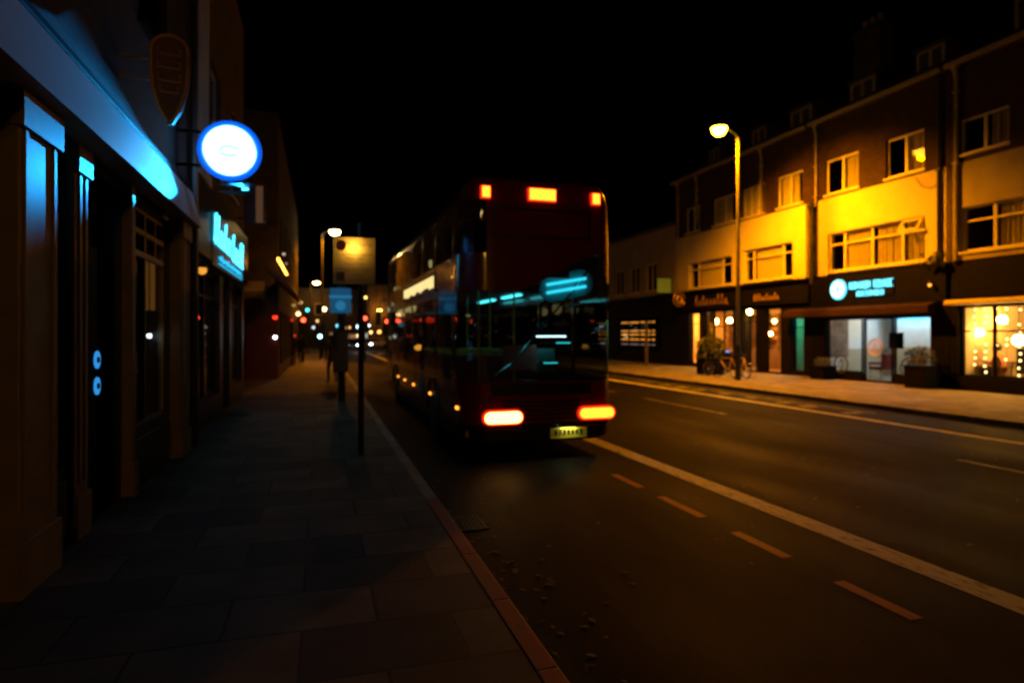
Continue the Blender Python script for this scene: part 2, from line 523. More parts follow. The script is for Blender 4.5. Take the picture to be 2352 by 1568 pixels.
# ---------------------------------------------------------------- building pieces
def facade(name, X, side, y0, y1, z0, z1, holes, m, parent, t=.3):
    """a wall in the plane x = X with real openings; side +1 faces -x (right side of the street), -1 faces +x"""
    ys = sorted({y0, y1, *[h[0] for h in holes], *[h[1] for h in holes]})
    zs = sorted({z0, z1, *[h[2] for h in holes], *[h[3] for h in holes]})
    ys = [y for y in ys if y0 <= y <= y1]; zs = [z for z in zs if z0 <= z <= z1]
    b = MB()
    Xb = X + side * t

    def hole(yc, zc):
        return any(h[0] < yc < h[1] and h[2] < zc < h[3] for h in holes)
    for i in range(len(ys) - 1):
        for j in range(len(zs) - 1):
            a, c, d, e = ys[i], ys[i + 1], zs[j], zs[j + 1]
            if hole((a + c) / 2, (d + e) / 2): continue
            for xx in (X, Xb):
                b.face([(xx, a, d), (xx, c, d), (xx, c, e), (xx, a, e)])
    for h in holes:
        a, c, d, e = max(h[0], y0), min(h[1], y1), max(h[2], z0), min(h[3], z1)
        b.face([(X, a, d), (Xb, a, d), (Xb, c, d), (X, c, d)])
        b.face([(X, a, e), (Xb, a, e), (Xb, c, e), (X, c, e)])
        b.face([(X, a, d), (Xb, a, d), (Xb, a, e), (X, a, e)])
        b.face([(X, c, d), (Xb, c, d), (Xb, c, e), (X, c, e)])
    for yy in (y0, y1):
        b.face([(X, yy, z0), (Xb, yy, z0), (Xb, yy, z1), (X, yy, z1)])
    for zz in (z0, z1):
        b.face([(X, y0, zz), (Xb, y0, zz), (Xb, y1, zz), (X, y1, zz)])
    return b.build(name, m, parent, recalc=False)


def window(parent, X, side, y0, y1, z0, z1, mull=(), trans=(), fm=None, gm=None, curtain=None, fw=.07, inset=.10, sill=True, open_pane=None):
    fm = fm or M['upvc']; gm = gm or M['glass']
    xa, xb = X + side * inset, X + side * (inset + .07)
    b = MB()
    b.box(xa, xb, y0, y1, z1 - fw, z1); b.box(xa, xb, y0, y1, z0, z0 + fw)
    b.box(xa, xb, y0, y0 + fw, z0 + fw, z1 - fw); b.box(xa, xb, y1 - fw, y1, z0 + fw, z1 - fw)
    for q in mull:
        yy = y0 + (y1 - y0) * q
        b.box(xa - .004 * side, xb, yy - fw * .6, yy + fw * .6, z0 + fw, z1 - fw)
    for q in trans:
        zz = z0 + (z1 - z0) * q
        b.box(xa + .004 * side, xb, y0 + fw, y1 - fw, zz - fw * .4, zz + fw * .4)
    if sill:
        b.box(X - side * .07, xb, y0 - .05, y1 + .05, z0 - .07, z0 - .002)
    w = b.build("window", fm, parent)
    xm = (xa + xb) / 2
    MB().face([(xm, y0, z0), (xm, y1, z0), (xm, y1, z1), (xm, y0, z1)]).build("pane", gm, w)
    if curtain:
        for (q0, q1) in curtain:
            a, c = y0 + (y1 - y0) * q0, y0 + (y1 - y0) * q1
            n = max(8, int((c - a) / .03)); bb = MB()
            for k in range(n):
                ya, yb = a + (c - a) * k / n, a + (c - a) * (k + 1) / n
                wv = lambda y: X + side * (inset + .14 + .035 * math.sin(y * 42) + .02 * math.sin(y * 17 + 1))
                bb.face([(wv(ya), ya, z0), (wv(yb), yb, z0), (wv(yb), yb, z1), (wv(ya), ya, z1)])
            bb.build("curtain", M['curtain'], w, smooth=True)
    return w


def shell(parent, X, side, y0, y1, z1, depth, m, front_gap=.3):
    """the rear and side walls that close a building"""
    xa, xb = X + side * front_gap, X + side * depth
    b = MB()
    b.box(xa, xb, y0, y0 + .2, 0.1, z1); b.box(xa, xb, y1 - .2, y1, 0.1, z1)
    b.box(xb, xb + side * .2, y0, y1, 0.1, z1)
    return b.build("rear_wall", m, parent)


def floors(parent, X, side, y0, y1, zs, depth, m):
    for z in zs:
        MB().box(X + side * .3, X + side * depth, y0 + .2, y1 - .2, z - .15, z).build("floor", m, parent)


def pitched_roof(parent, X, side, y0, y1, z, depth, rise, m):
    xm = X + side * depth / 2
    b = MB()
    e = .25
    b.prism([(X - side * e, z), (X - side * e, z + .08), (xm, z + rise), (X + side * (depth + e), z + .08), (X + side * (depth + e), z)], 'y', y0, y1)
    return b.build("roof", m, parent)


def dormer(parent, X, side, y0, y1, z0, z1):
    b = MB(); b.box(X, X + side * 2.2, y0, y1, z0 - .5, z1)
    b.box(X - side * .12, X + side * 2.3, y0 - .1, y1 + .1, z1, z1 + .1)
    d = b.build("dormer", M['slate'], parent)
    f = MB()
    x0, x1 = X - side * .05, X - side * .005
    f.box(x0, x1, y0 + .05, y1 - .05, z1 - .12, z1 - .02); f.box(x0, x1, y0 + .05, y1 - .05, z0, z0 + .1)
    f.box(x0, x1, y0 + .05, y0 + .15, z0 + .1, z1 - .12); f.box(x0, x1, y1 - .15, y1 - .05, z0 + .1, z1 - .12)
    ym = (y0 + y1) / 2
    f.box(x0, x1, ym - .06, ym + .06, z0 + .1, z1 - .12)
    f.build("dormer_window", M['gutter'], d)


def chimney(parent, x, y, z0, z1):
    b = MB(); b.box(x - .35, x + .35, y - .7, y + .7, z0, z1); b.box(x - .42, x + .42, y - .77, y + .77, z1 - .25, z1 - .1)
    c = b.build("chimney", M['brick_dark'], parent)
    for k in (-.4, 0, .4):
        MB().lathe((x, y + k, z1), [(.13, 0), (.11, .35), (.14, .4)], n=10).build("chimney_pot", M['tan_wood'], c)


def downpipe(parent, X, side, y, z0, z1, m, r=.055):
    b = MB(); xx = X - side * .09
    b.tube([(xx, y, z0), (xx, y, z1 - .35), (X - side * .2, y, z1)], r, 8)
    for z in (z0 + .4, (z0 + z1) / 2, z1 - .8):
        b.box(X - side * .16, X, y - .09, y + .09, z - .03, z + .03)
    b.lathe((X - side * .17, y, z1 - .12), [(.07, 0), (.13, .16), (.13, .26)], n=8)
    return b.build("downpipe", m, parent)


# ---------------------------------------------------------------- right side of the street
S = 1
Z_SHOP, Z_BAND, Z_EAVE = 4.28, 7.4, 10.5
yA1 = YX(2182, XW)                   # party wall of the two nearest houses
yB0, yB1 = yA1 + .02, YX(1868, XW)
yC0, yC1 = yB1 + .02, YX(1552, XW)


def zr(u, v, X=XW):
    return P(u, v, X=X).z


# --- nearest house, on the edge of the frame: dull render band, restaurant below
hA = thing("terraced_house", (XW, 9.5, 0), "dim brick and render terraced house over the glowing warm restaurant window", "house")
yA0 = 4.0
w_up = [(YX(2318, XW), YX(2203, XW), zr(2260, 342), zr(2260, 258)), (6.2, 8.8, zr(2260, 342), zr(2260, 258))]
w_mid = [(YX(2420, XW), YX(2208, XW), zr(2208, 580), zr(2208, 478)), (5.6, 8.6, zr(2208, 580), zr(2208, 478))]
facade("upper_wall", XW, S, yA0, yA1, Z_BAND, Z_EAVE, w_up, M['brick_red'], hA)
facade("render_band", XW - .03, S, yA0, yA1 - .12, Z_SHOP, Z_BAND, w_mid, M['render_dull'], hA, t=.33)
for (a, c, d, e) in w_up: window(hA, XW, S, a, c, d, e, (.5,), (), curtain=[(0, .45)])
for (a, c, d, e) in w_mid: window(hA, XW - .03, S, a, c, d, e, (.25, .62,), (.68,), curtain=[(.05, .6)])
yg0, yg1 = YX(2450, XW), YX(2202, XW)
zg0, zg1 = .56, 2.82
facade("shopfront", XW, S, yA0, yA1, .1, Z_SHOP, [(yg0, yg1, zg0, zg1), (5.0, 6.2, .12, 2.82)], M['dark_wood'], hA)
window(hA, XW, S, yg0, yg1, zg0, zg1, (.33, .66), (.64,), M['dark_wood'], M['glass'], sill=False)
window(hA, XW, S, 5.0, 6.2, .12, 2.82, (), (.8,), M['dark_wood'], M['glass'], sill=False)
shell(hA, XW, S, yA0, yA1, Z_EAVE, 10, M['brick_dark'])
floors(hA, XW, S, yA0, yA1, (3.6, 7.3, 10.4), 10, M['dark_wood'])
pitched_roof(hA, XW, S, yA0, yA1 - .03, Z_EAVE, 10, 3.6, M['slate'])
MB().box(XW - .36, XW - .26, yA0, yA1 - .05, Z_EAVE - .02, Z_EAVE + .13).build("gutter", M['gutter'], hA)
dormer(hA, XW + .9, S, 12.0, 14.2, Z_EAVE + .7, Z_EAVE + 1.75)
downpipe(hA, XW, S, yA1 - .28, 4.3, Z_EAVE, M['gutter'], .06)
# blind box over the restaurant window
bb = MB(); bb.prism([(XW - .02, 3.02), (XW - .42, 3.0), (XW - .45, 2.9), (XW - .45, 2.86), (XW - .02, 2.84)], 'y', yg0 - .2, YX(2181, XW - .2))
bl = tag(bb.build("shop_blind", M['cream_wood']), "cream rolled blind box over the warm restaurant window", "blind")
MB().box(XW - .47, XW - .45, yg0 - .2, YX(2181, XW - .2), 2.85, 2.88).build("front_bar", M['gold'], bl)
# interior
ri = MB()
ri.box(XW + 4.8, XW + 4.9, yA0 + .2, yA1 - .2, .12, 3.45); ri.box(XW + .3, XW + 4.8, yA1 - .30, yA1 - .22, .12, 3.45)
ri.box(XW + .3, XW + 4.8, yA0 + .22, yA0 + .3, .12, 3.45)
ri.build("interior_wall", M['warm_in'], hA)
MB().box(XW + .3, XW + 4.8, yA0 + .3, yA1 - .3, .121, .14).build("interior_floor", M['wood'], hA)
MB().box(XW + 2.4, XW + 2.7, yA0 + 2, yA1 - 3.2, .14, 2.4).build("partition", M['wood'], hA)


def pendant(name, p, r, m, label, group, ztop, cat="lamp"):
    t = thing(name, (p.x, p.y, p.z - r), label, cat, group)
    MB().ball((p.x, p.y, p.z), r, 14).build("globe", m, t, smooth=True)
    MB().tube([(p.x, p.y, p.z + r * .9), (p.x, p.y, ztop)], .008, 6).build("cord", M['black_metal'], t)
    MB().lathe((p.x, p.y, p.z + r * .85), [(.05, 0), (.03, .08)], n=10).build("cap", M['black_metal'], t)
    return t


for (u, v, dx, r, lab) in ((2250, 742, 1.2, .12, "warm globe lamp high at the left of the restaurant window"),
                           (2302, 734, 1.4, .14, "warm globe lamp just above the dark window bar near the frame edge"),
                           (2252, 763, .8, .12, "warm globe lamp low at the left of the restaurant window"),
                           (2281, 756, 1.9, .14, "warm globe lamp in the middle of the restaurant cluster"),
                           (2340, 781, 1.0, .17, "largest warm globe lamp at the right edge of the restaurant window")):
    pendant("pendant_lamp", P(u, v, X=XW + dx), r, M['e_warm'], lab, "globe lamps in the restaurant", 3.45)
cpn = MB().box(XW + 1.0, XW + 2.2, yA1 - 5.5, yA1 - .6, 3.36, 3.39)
tag(cpn.build("fill_panel", emit("warm fill panel", (1.0, .55, .13), 13)), "warm fill panel added unseen inside the restaurant at the frame edge", "light")  # unseen panel added to brighten the restaurant wall
for i, (u, n, lab) in enumerate(((2240, 9, "string of warm bulbs nearest the left edge of the restaurant window"), (2264, 10, "second string of warm bulbs from the left of the restaurant window"),
                           (2288, 8, "middle string of warm bulbs in the restaurant window"), (2312, 9, "string of warm bulbs just left of the last one in the restaurant window"),
                           (2342, 10, "string of warm bulbs at the far right of the restaurant window"))):
    X = XW + .35
    top = P(u, 709, X=X)
    t = thing("string_light", (X, top.y, 1.2), lab, "string light", "bulb strings in the restaurant window")
    MB().tube([(X, top.y, 3.45), (X, top.y, top.z - .245 * n + .1)], .004, 5).build("cable", M['black_metal'], t)
    for k in range(n):
        if random.random() < .12: continue
        MB().ball((X + random.uniform(-.02, .02), top.y + random.uniform(-.03, .03), top.z - .22 * k - random.uniform(0, .05)), .032, 8).build("bulb", M['e_warm_mid'], t, smooth=True)


def cafe_chair(loc, rz, m, label, group):
    t = thing("cafe_chair", loc, label, "chair", group); t.rotation_euler.z = rz
    o = Vector(loc)
    bx = MB().box(-.2, .2, -.2, .2, .43, .47); s = bx.build("seat", m, None)
    s.location = (0, 0, 0.0); s.parent = t; s.location = (0, 0, .43)
    for sx in (-1, 1):
        for sy in (-1, 1):
            l = MB().tube([(sx * .17, sy * .17, 0), (sx * .16, sy * .16, .43)], .018, 6).build("leg", m, None)
            l.parent = t
    bk = MB()
    for k in range(5):
        bk.tube([(-.16 + .08 * k, .19, .47), (-.16 + .08 * k, .24, .88)], .012, 6)
    bk.tube([(-.2, .24, .88), (0, .26, .9), (.2, .24, .88)], .022, 6)
    q = bk.build("backrest", m, None); q.parent = t
    return t


p = P(2226, 850, X=XW + .9)
cafe_chair((p.x, p.y, .14), R(200), M['wood_light'], "light wooden slatted chair in the left corner of the restaurant window", "restaurant chairs")
cafe_chair((p.x + .9, p.y - .3, .14), R(20), M['wood_light'], "light wooden chair turned towards the restaurant wall", "restaurant chairs")
p = P(2275, 850, X=XW + 1.1)
t = thing("cafe_table", (p.x, p.y, .14), "brown restaurant table in front of the seated diner", "table")
MB().box(p.x - .4, p.x + .4, p.y - .6, p.y + .6, .85, .89).build("tabletop", M['wood'], t)
MB().tube([(p.x, p.y, .17), (p.x, p.y, .85)], .04, 8).build("pedestal", M['black_metal'], t)
MB().lathe((p.x, p.y, .14), [(.27, 0), (.25, .03)], n=14).build("base", M['black_metal'], t)
p = P(2330, 830, X=XW + .75)
cafe_chair((p.x, p.y, .14), R(-80), M['dark_wood'], "black chair with a dark coat behind the seated diner", "restaurant chairs")
MB_c = MB()
MB_c.box(p.x - .24, p.x + .24, p.y - .33, p.y - .2, .7, 1.5)
tag(MB_c.build("coat", M['coat_black'], bevel=.05), "black coat hung over a restaurant chair back", "coat")

# --- house over the salon
hB = thing("terraced_house", (XW, (yB0 + yB1) / 2, 0), "bright yellow lit render and brick house over the salon with the cyan sign", "house")
w_up = [(YX(1972, XW), YX(1896, XW), 7.55, 8.95), (YX(2123, XW), YX(2034, XW), 7.55, 8.95)]
ym0, ym1 = YX(2126, XW), YX(1903, XW)
w_mid = [(ym0, ym1, 4.42, 5.95)]
facade("upper_wall", XW, S, yB0, yB1, Z_BAND, Z_EAVE, w_up, M['brick_red'], hB)
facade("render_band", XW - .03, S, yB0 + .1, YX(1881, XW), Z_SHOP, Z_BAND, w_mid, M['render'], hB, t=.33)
facade("party_strip", XW + .12, S, YX(1881, XW) + .01, yB1, Z_SHOP, Z_BAND, [], M['brick_dark'], hB)
window(hB, XW, S, *w_up[1], (.5,), (), curtain=[(.02, .5)])
window(hB, XW, S, *w_up[0], (.5,), (), curtain=[(.02, .5)], fw=.08)
window(hB, XW - .03, S, *w_mid[0], (.22, .52, .82), (.70,), curtain=[(.05, .2), (.24, .5), (.54, .8)])
# tilted open top light of the wide window
ow = MB(); y0o, y1o = ym0 + .08, ym0 + (ym1 - ym0) * .2
Mx = Matrix.Translation((XW - .01, 0, 5.88)) @ Matrix.Rotation(R(32), 4, 'Y')
for (a, c, d, e) in ((y0o, y1o, -.06, 0), (y0o, y1o, -.46, -.40), (y0o, y0o + .06, -.40, -.06), (y1o - .06, y1o, -.40, -.06)):
    ow.box(-.03, .03, a, c, d, e, M=Mx)
ow.build("open_top_light", M['upvc'], hB)
shell(hB, XW, S, yB0, yB1, Z_EAVE, 10, M['brick_dark'])
floors(hB, XW, S, yB0, yB1, (3.4, 7.3, 10.4), 10, M['dark_wood'])
pitched_roof(hB, XW, S, yB0 + .03, yB1 - .03, Z_EAVE, 10, 3.6, M['slate'])
MB().box(XW - .36, XW - .26, yB0 + .1, yB1 - .05, Z_EAVE - .02, Z_EAVE + .13).build("gutter", M['gutter'], hB)
dormer(hB, XW + .9, S, YX(2155, XW + .5), YX(2085, XW + .5), Z_EAVE + .55, Z_EAVE + 1.5)
dormer(hB, XW + .9, S, YX(1995, XW + .5), YX(1935, XW + .5), Z_EAVE + .55, Z_EAVE + 1.5)
downpipe(hB, XW, S, yB1 - .25, 7.2, Z_EAVE, M['gutter'])
downpipe(hB, XW, S, yB0 + .3, 4.2, Z_EAVE, M['pipe_dark'])
downpipe(hB, XW, S, YX(1868, XW), 4.0, 7.2, M['pipe_dark'], .07)
cb_ = MB(); cb_.tube([(XW - .04, YX(2105, XW), 7.3), (XW - .05, YX(2120, XW), 6.95), (XW - .05, YX(2140, XW), 6.8), (XW - .05, YX(2160, XW), 6.9)], .012, 5)
cb_.build("cable", M['pipe_dark'], hB)
bush = MB(); yb = YX(2140, XW - .2)
for k in range(60):
    c = Vector((XW - .2 + random.uniform(-.2, .2), yb + random.uniform(-.4, .4), 4.2 + random.uniform(0, .4)))
    a = Vector((random.uniform(-1, 1), random.uniform(-1, 1), random.uniform(-1, 1))).normalized() * .09
    d = a.orthogonal().normalized() * .05
    bush.face([c - a, c + d, c + a, c - d])
tag(bush.build("ledge_weed", M['leaf'], recalc=False), "dark weeds growing on the ledge beside the salon fascia", "plant")
# salon front
gz1 = 2.52
yl0, yl1 = YX(1976, XW), YX(1894, XW)
yd0, yd1 = YX(2045, XW), YX(1980, XW)
yr0, yr1 = YX(2137, XW), YX(2049, XW)
yt0, yt1 = YX(1846, XW), YX(1817, XW)
facade("shopfront", XW, S, yB0, yB1, .1, Z_SHOP, [(yr0, yl1, .13, gz1)], M['dark_wood'], hB)
MB().box(XW - .1, XW, yB0 + .05, yB1 - .05, 3.0, 4.22).build("fascia", M['dark_wood'], hB)
window(hB, XW, S, yl0, yl1, .45, gz1, (), (), M['dark_wood'], M['glass'], fw=.045, sill=False)
window(hB, XW, S, yr0, yr1, .45, gz1, (), (), M['dark_wood'], M['glass'], fw=.045, sill=False)
MB().box(XW + .08, XW + .2, yl0, yl1, .13, .45).build("stall_riser", M['dark_wood'], hB)
MB().box(XW + .08, XW + .2, yr0, yr1, .13, .45).build("stall_riser", M['dark_wood'], hB)
d = window(hB, XW, S, yd0, yd1, .14, gz1, (), (), M['dark_wood'], M['glass'], fw=.06, sill=False)
d.name = "door"
MB().tube([(XW + .04, yd0 + .12, .9), (XW + .04, yd0 + .12, 1.4)], .015, 8).build("handle", M['chrome'], d)
aw = MB(); aw.prism([(XW - .1, 3.0), (XW - .5, 2.86), (XW - .52, 2.62), (XW - .1, 2.58)], 'y', yB0 + .35, YX(1818, XW))
tag(aw.build("shop_awning", mat("brown awning cloth", (.030, .017, .009), .95, .2, 5, .08, spec=.1), bevel=.02), "brown folded awning above the salon glass", "awning")
# salon interior
si = MB(); si.box(XW + 4.4, XW + 4.5, yB0 + .2, yB1 - .2, .12, 3.25); si.box(XW + .3, XW + 4.4, yB0 + .22, yB0 + .3, .12, 3.25); si.box(XW + .3, XW + 4.4, yB1 - .3, yB1 - .22, .12, 3.25)
si.build("interior_wall", M['plaster_in'], hB)
MB().box(XW + .3, XW + 4.4, yB0 + .3, yB1 - .3, .121, .14).build("interior_floor", M['floor_in'], hB)
M['panel_brick'] = brick("interior brown brick", (.16, .09, .05), (.23, .13, .07), (.3, .28, .25), 'y')
pa, pb = P(1906, 780, Y=yB1 - .32).x, P(1948, 780, Y=yB1 - .32).x
MB().box(pa, pb, yB1 - .34, yB1 - .305, .95, 2.6).build("brick_panel", M['panel_brick'], hB)
dv0, dv1 = YX(2142, XW + 3.0), YX(2046, XW + 3.0)
MB().box(XW + 3.0, XW + 3.1, dv0, dv1, .14, 3.2).build("divider", M['plaster_in'], hB)
for k, (y, m_) in enumerate(((yB1 - 1.6, 'l'), ((yB0 + yB1) / 2, 'l'), (yB0 + 1.4, 'b'))):
    lp = MB().box(XW + 1.6, XW + 2.8, y - .08, y + .08, 3.16, 3.22) if m_ == 'l' else MB().box(XW + 2.80, XW + 2.86, dv0 + .1, dv0 + (dv1 - dv0) * .75, 2.92, 2.98)
    o = tag(lp.build("strip_light", emit("salon strip", (1.0, .92, .74), 52) if m_ == 'l' else emit("salon blue strip", (.01, .42, .80), 170)),
            ("cool white strip light on the salon ceiling by the brick panel", "cool white strip light over the salon door", "blue strip light over the salon plant")[k], "light", "salon ceiling lights")
MB().box(XW + 2.66, XW + 2.69, dv0, dv1, 2.75, 3.2).build("light_valance", M['plaster_in'], hB)  # board added out of view to hold the blue light on the divider
MB().box(XW + 2.97, XW + 2.998, dv0 + .02, dv1 - .02, .14, 1.40).build("dado", mat("beige dado", (.55, .44, .30), .7, .08, 3, .05), hB)
MB().box(XW + 1.2, XW + 4.38, yB1 - .304, yB1 - .3015, .14, 1.3).build("dado", mat("tan dado", (.50, .38, .24), .7, .08, 3, .05), hB)
MB().box(XW + 3.6, XW + 4.38, yB1 - 2.9, yB1 - 2.2, .14, 1.5).build("back_cupboard", M['dark_blue'], hB)
pendant("pendant_lamp", P(1911, 760, X=XW + 1.2), .07, M['e_warm'], "small warm lamp left of the salon brick panel", None, 3.2)
# frosted ring emblems on the glass
def emblem(y, z, r, m, label):
    n = 28
    b = MB(); x = XW + .09
    b.tube([(x, y + r * math.cos(2 * math.pi * k / n), z + r * math.sin(2 * math.pi * k / n)) for k in range(n)], .034, 6, closed=True)
    b.tube([(x, y + r * .42 * math.cos(2 * math.pi * k / n), z + r * .6 * math.sin(2 * math.pi * k / n)) for k in range(n)], .018, 6, closed=True)
    b.box(x - .006, x + .006, y - .03, y + .03, z - r * .55, z + r * .55)
    return tag(b.build("window_emblem", m), label, "emblem", "ring emblems on the salon glass")
M['emblem_dark'] = mat("dark vinyl", (.06, .07, .07), .5, .1, 5, 0)
M['emblem_tan'] = mat("tan vinyl", (.55, .42, .22), .5, .1, 5, 0)
q = P(1932, 836, X=XW + .09); emblem(q.y, q.z, .33, M['emblem_dark'], "dark ring emblem low on the left salon pane")
q = P(2010, 798, X=XW + .09); emblem(q.y, q.z, .30, M['emblem_tan'], "tan ring emblem on the salon door glass")
q = P(2090, 845, X=XW + .09); emblem(q.y, q.z, .36, M['emblem_dark'], "dark ring emblem on the right salon pane behind the planter")
# red salon chair
q = P(2022, 850, X=XW + 1.3)
t = thing("salon_chair", (q.x, q.y, .14), "dark red leather salon chair inside the salon door", "chair")
MB().box(q.x - .28, q.x + .28, q.y - .3, q.y + .3, .52, .66).build("seat", M['leather_red'], t, bevel=.03)
MB().box(q.x - .28, q.x + .28, q.y - .42, q.y - .3, .6, 1.15).build("backrest", M['leather_red'], t, bevel=.03)
for s_ in (-1, 1):
    MB().box(q.x + s_ * .3 - .04, q.x + s_ * .3 + .04, q.y - .3, q.y + .25, .74, .82).build("armrest", M['leather_red'], t, bevel=.02)
    MB().tube([(q.x + s_ * .28, q.y + .2, .74), (q.x + s_ * .28, q.y + .22, .14)], .018, 6).build("leg", M['chrome'], t)
    MB().tube([(q.x + s_ * .28, q.y - .26, .74), (q.x + s_ * .28, q.y - .3, .14)], .018, 6).build("leg", M['chrome'], t)
MB().box(q.x - .3, q.x + .3, q.y + .42, q.y + .62, .2, .23).build("footrest", M['chrome'], t)
q = P(2057, 782, X=XW + 1.0)
t = thing("wall_screen", (q.x, q.y, 1.0), "black screen on a stand behind the right salon pane", "screen")
MB().box(q.x, q.x + .05, q.y - .3, q.y + .3, q.z - .3, q.z + .3).build("panel", M['dark_wood'], t, bevel=.01)
MB().tube([(q.x + .03, q.y, .14), (q.x + .03, q.y, q.z - .3)], .03, 8).build("stand", M['black_metal'], t)


def shrub(loc, h, r, n, label, box, leaf=.07, cat="plant"):
    t = thing("potted_plant", loc, label, cat)
    o = Vector(loc)
    bw, bh = box
    pot = MB(); pot.prism([(o.x - bw * .45, o.z), (o.x + bw * .45, o.z), (o.x + bw * .5, o.z + bh), (o.x - bw * .5, o.z + bh)], 'y', o.y - bw * .5, o.y + bw * .5)
    pot.box(o.x - bw * .54, o.x + bw * .54, o.y - bw * .54, o.y + bw * .54, o.z + bh, o.z + bh + .04)
    pot.build("planter", M['dark_wood'], t, bevel=.01)
    f = MB()
    for k in range(n):
        a = random.uniform(0, 6.28); rr = r * math.sqrt(random.random()); zz = random.random()
        c = o + Vector((rr * math.cos(a), rr * math.sin(a), bh + .05 + h * zz * (1 - .4 * rr / r)))
        d = Vector((random.uniform(-1, 1), random.uniform(-1, 1), random.uniform(-.5, 1))).normalized() * leaf
        e = d.orthogonal().normalized() * leaf * .4
        f.face([c - d, c + e, c + d, c - e])
    f.build("foliage", M['leaf'], t, recalc=False)
    st = MB()
    for k in range(5):
        a = random.uniform(0, 6.28)
        st.tube([o + Vector((0, 0, bh)), o + Vector((.3 * r * math.cos(a), .3 * r * math.sin(a), bh + h * .4)), o + Vector((.7 * r * math.cos(a), .7 * r * math.sin(a), bh + h * .8))], .012, 5)
    st.build("stem", M['wood'], t)
    return t


q = P(2118, 890, X=XW - .55)
shrub((q.x, q.y, .12), .75, .38, 260, "black box planter with leafy plant right of the salon door", (.75, .72))
q = P(1890, 878, X=XW - .5)
shrub((q.x, q.y, .12), .4, .34, 200, "low dark planter left of the salon window", (.7, .5))
q = P(2105, 810, X=XW + .8)
shrub((q.x, q.y, .14), .5, .35, 170, "pale lit plant inside the right salon pane", (.4, .8))
# small narrow window belonging to the flat stair left of the salon

# salon sign
q = P(1926, 665, X=XW - .12)
t = thing("salon_sign", (XW - .12, q.y, 3.2), "cyan lit round emblem and lettering sign on the black salon fascia", "sign")
rr = .40
MB().lathe((XW - .1, q.y, q.z), [(rr, 0), (rr, .05)], axis=(-1, 0, 0), n=32).build("disc", M['e_cyan_disc'], t)
n = 32
bq = MB(); bq.tube([(XW - .165, q.y + .30 * math.cos(2 * math.pi * k / n), q.z + .30 * math.sin(2 * math.pi * k / n)) for k in range(n)], .03, 6, closed=True)
bq.tube([(XW - .165, q.y + .13 * math.cos(2 * math.pi * k / n), q.z + .19 * math.sin(2 * math.pi * k / n)) for k in range(n)], .035, 6, closed=True)
bq.build("ring", M['e_white_cyan'], t)
ya, yb_ = YX(1952, XW - .12), YX(2054, XW - .12)
def glyph_row(y0, y1, z0, z1, n, x, m, name, parent, side=-1, seed=3, r=.02):
    """a row of upright letter strokes too small to read"""
    rnd = random.Random(seed); b = MB()
    w = (y1 - y0) / n
    for k in range(n):
        if k == n // 2 and n > 9: continue
        a = y0 + w * (k + .12); c = y0 + w * (k + .86); h = z1 - z0; zm = z0 + h * .5
        s = rnd.choice("HOEBNUCAD")
        L_ = {'H': [[(a, z0), (a, z1)], [(c, z0), (c, z1)], [(a, zm), (c, zm)]],
              'O': [[(a, z0), (a, z1), (c, z1), (c, z0), (a, z0)]],
              'E': [[(c, z1), (a, z1), (a, z0), (c, z0)], [(a, zm), (c, zm)]],
              'B': [[(a, z0), (a, z1), (c, z1), (c, z0), (a, z0)], [(a, zm), (c, zm)]],
              'N': [[(a, z0), (a, z1), (c, z0), (c, z1)]],
              'U': [[(a, z1), (a, z0), (c, z0), (c, z1)]],
              'C': [[(c, z1), (a, z1), (a, z0), (c, z0)]],
              'A': [[(a, z0), ((a + c) / 2, z1), (c, z0)], [((3 * a + c) / 4, zm), ((a + 3 * c) / 4, zm)]],
              'D': [[(a, z0), (a, z1), (c, zm), (a, z0)]]}[s]
        for poly in L_:
            b.tube([(x, p_[0], p_[1]) for p_ in poly], r, 6)
    return b.build(name, m, parent)
glyph_row(ya, yb_, q.z - .03, q.z + .23, 14, XW - .16, M['e_cyan_sign'], "letter_row", t, seed=5, r=.016)
glyph_row(ya + (yb_ - ya) * .18, ya + (yb_ - ya) * .8, q.z - .31, q.z - .13, 9, XW - .16, M['e_cyan_sign'], "letter_row", t, seed=8, r=.013)
MB().box(XW - .13, XW - .1, min(ya, yb_), max(ya, yb_), q.z - .34, q.z + .26).build("back_plate", M['dark_wood'], t)
# wall lamp above the gap between the shops
def wall_lamp(p, side, m, label, group=None, r=.07, out=.22):
    t = thing("wall_lamp", (p.x, p.y, p.z - .2), label, "lamp", group)
    MB().tube([(p.x, p.y, p.z + .05), (p.x - side * out * .5, p.y, p.z + .16), (p.x - side * out, p.y, p.z + .1)], .014, 6).build("bracket", M['black_metal'], t)
    MB().lathe((p.x - side * out, p.y, p.z + .02), [(.03, .1), (r * 1.25, .05), (r * 1.3, .02)], n=12).build("shade", M['black_metal'], t)
    MB().ball((p.x - side * out, p.y, p.z), r, 10).build("bulb", m, t, smooth=True)
    return t
wall_lamp(P(2147, 655, X=XW), S, M['e_amber'], "small amber wall lamp between the salon and the restaurant", r=.05)

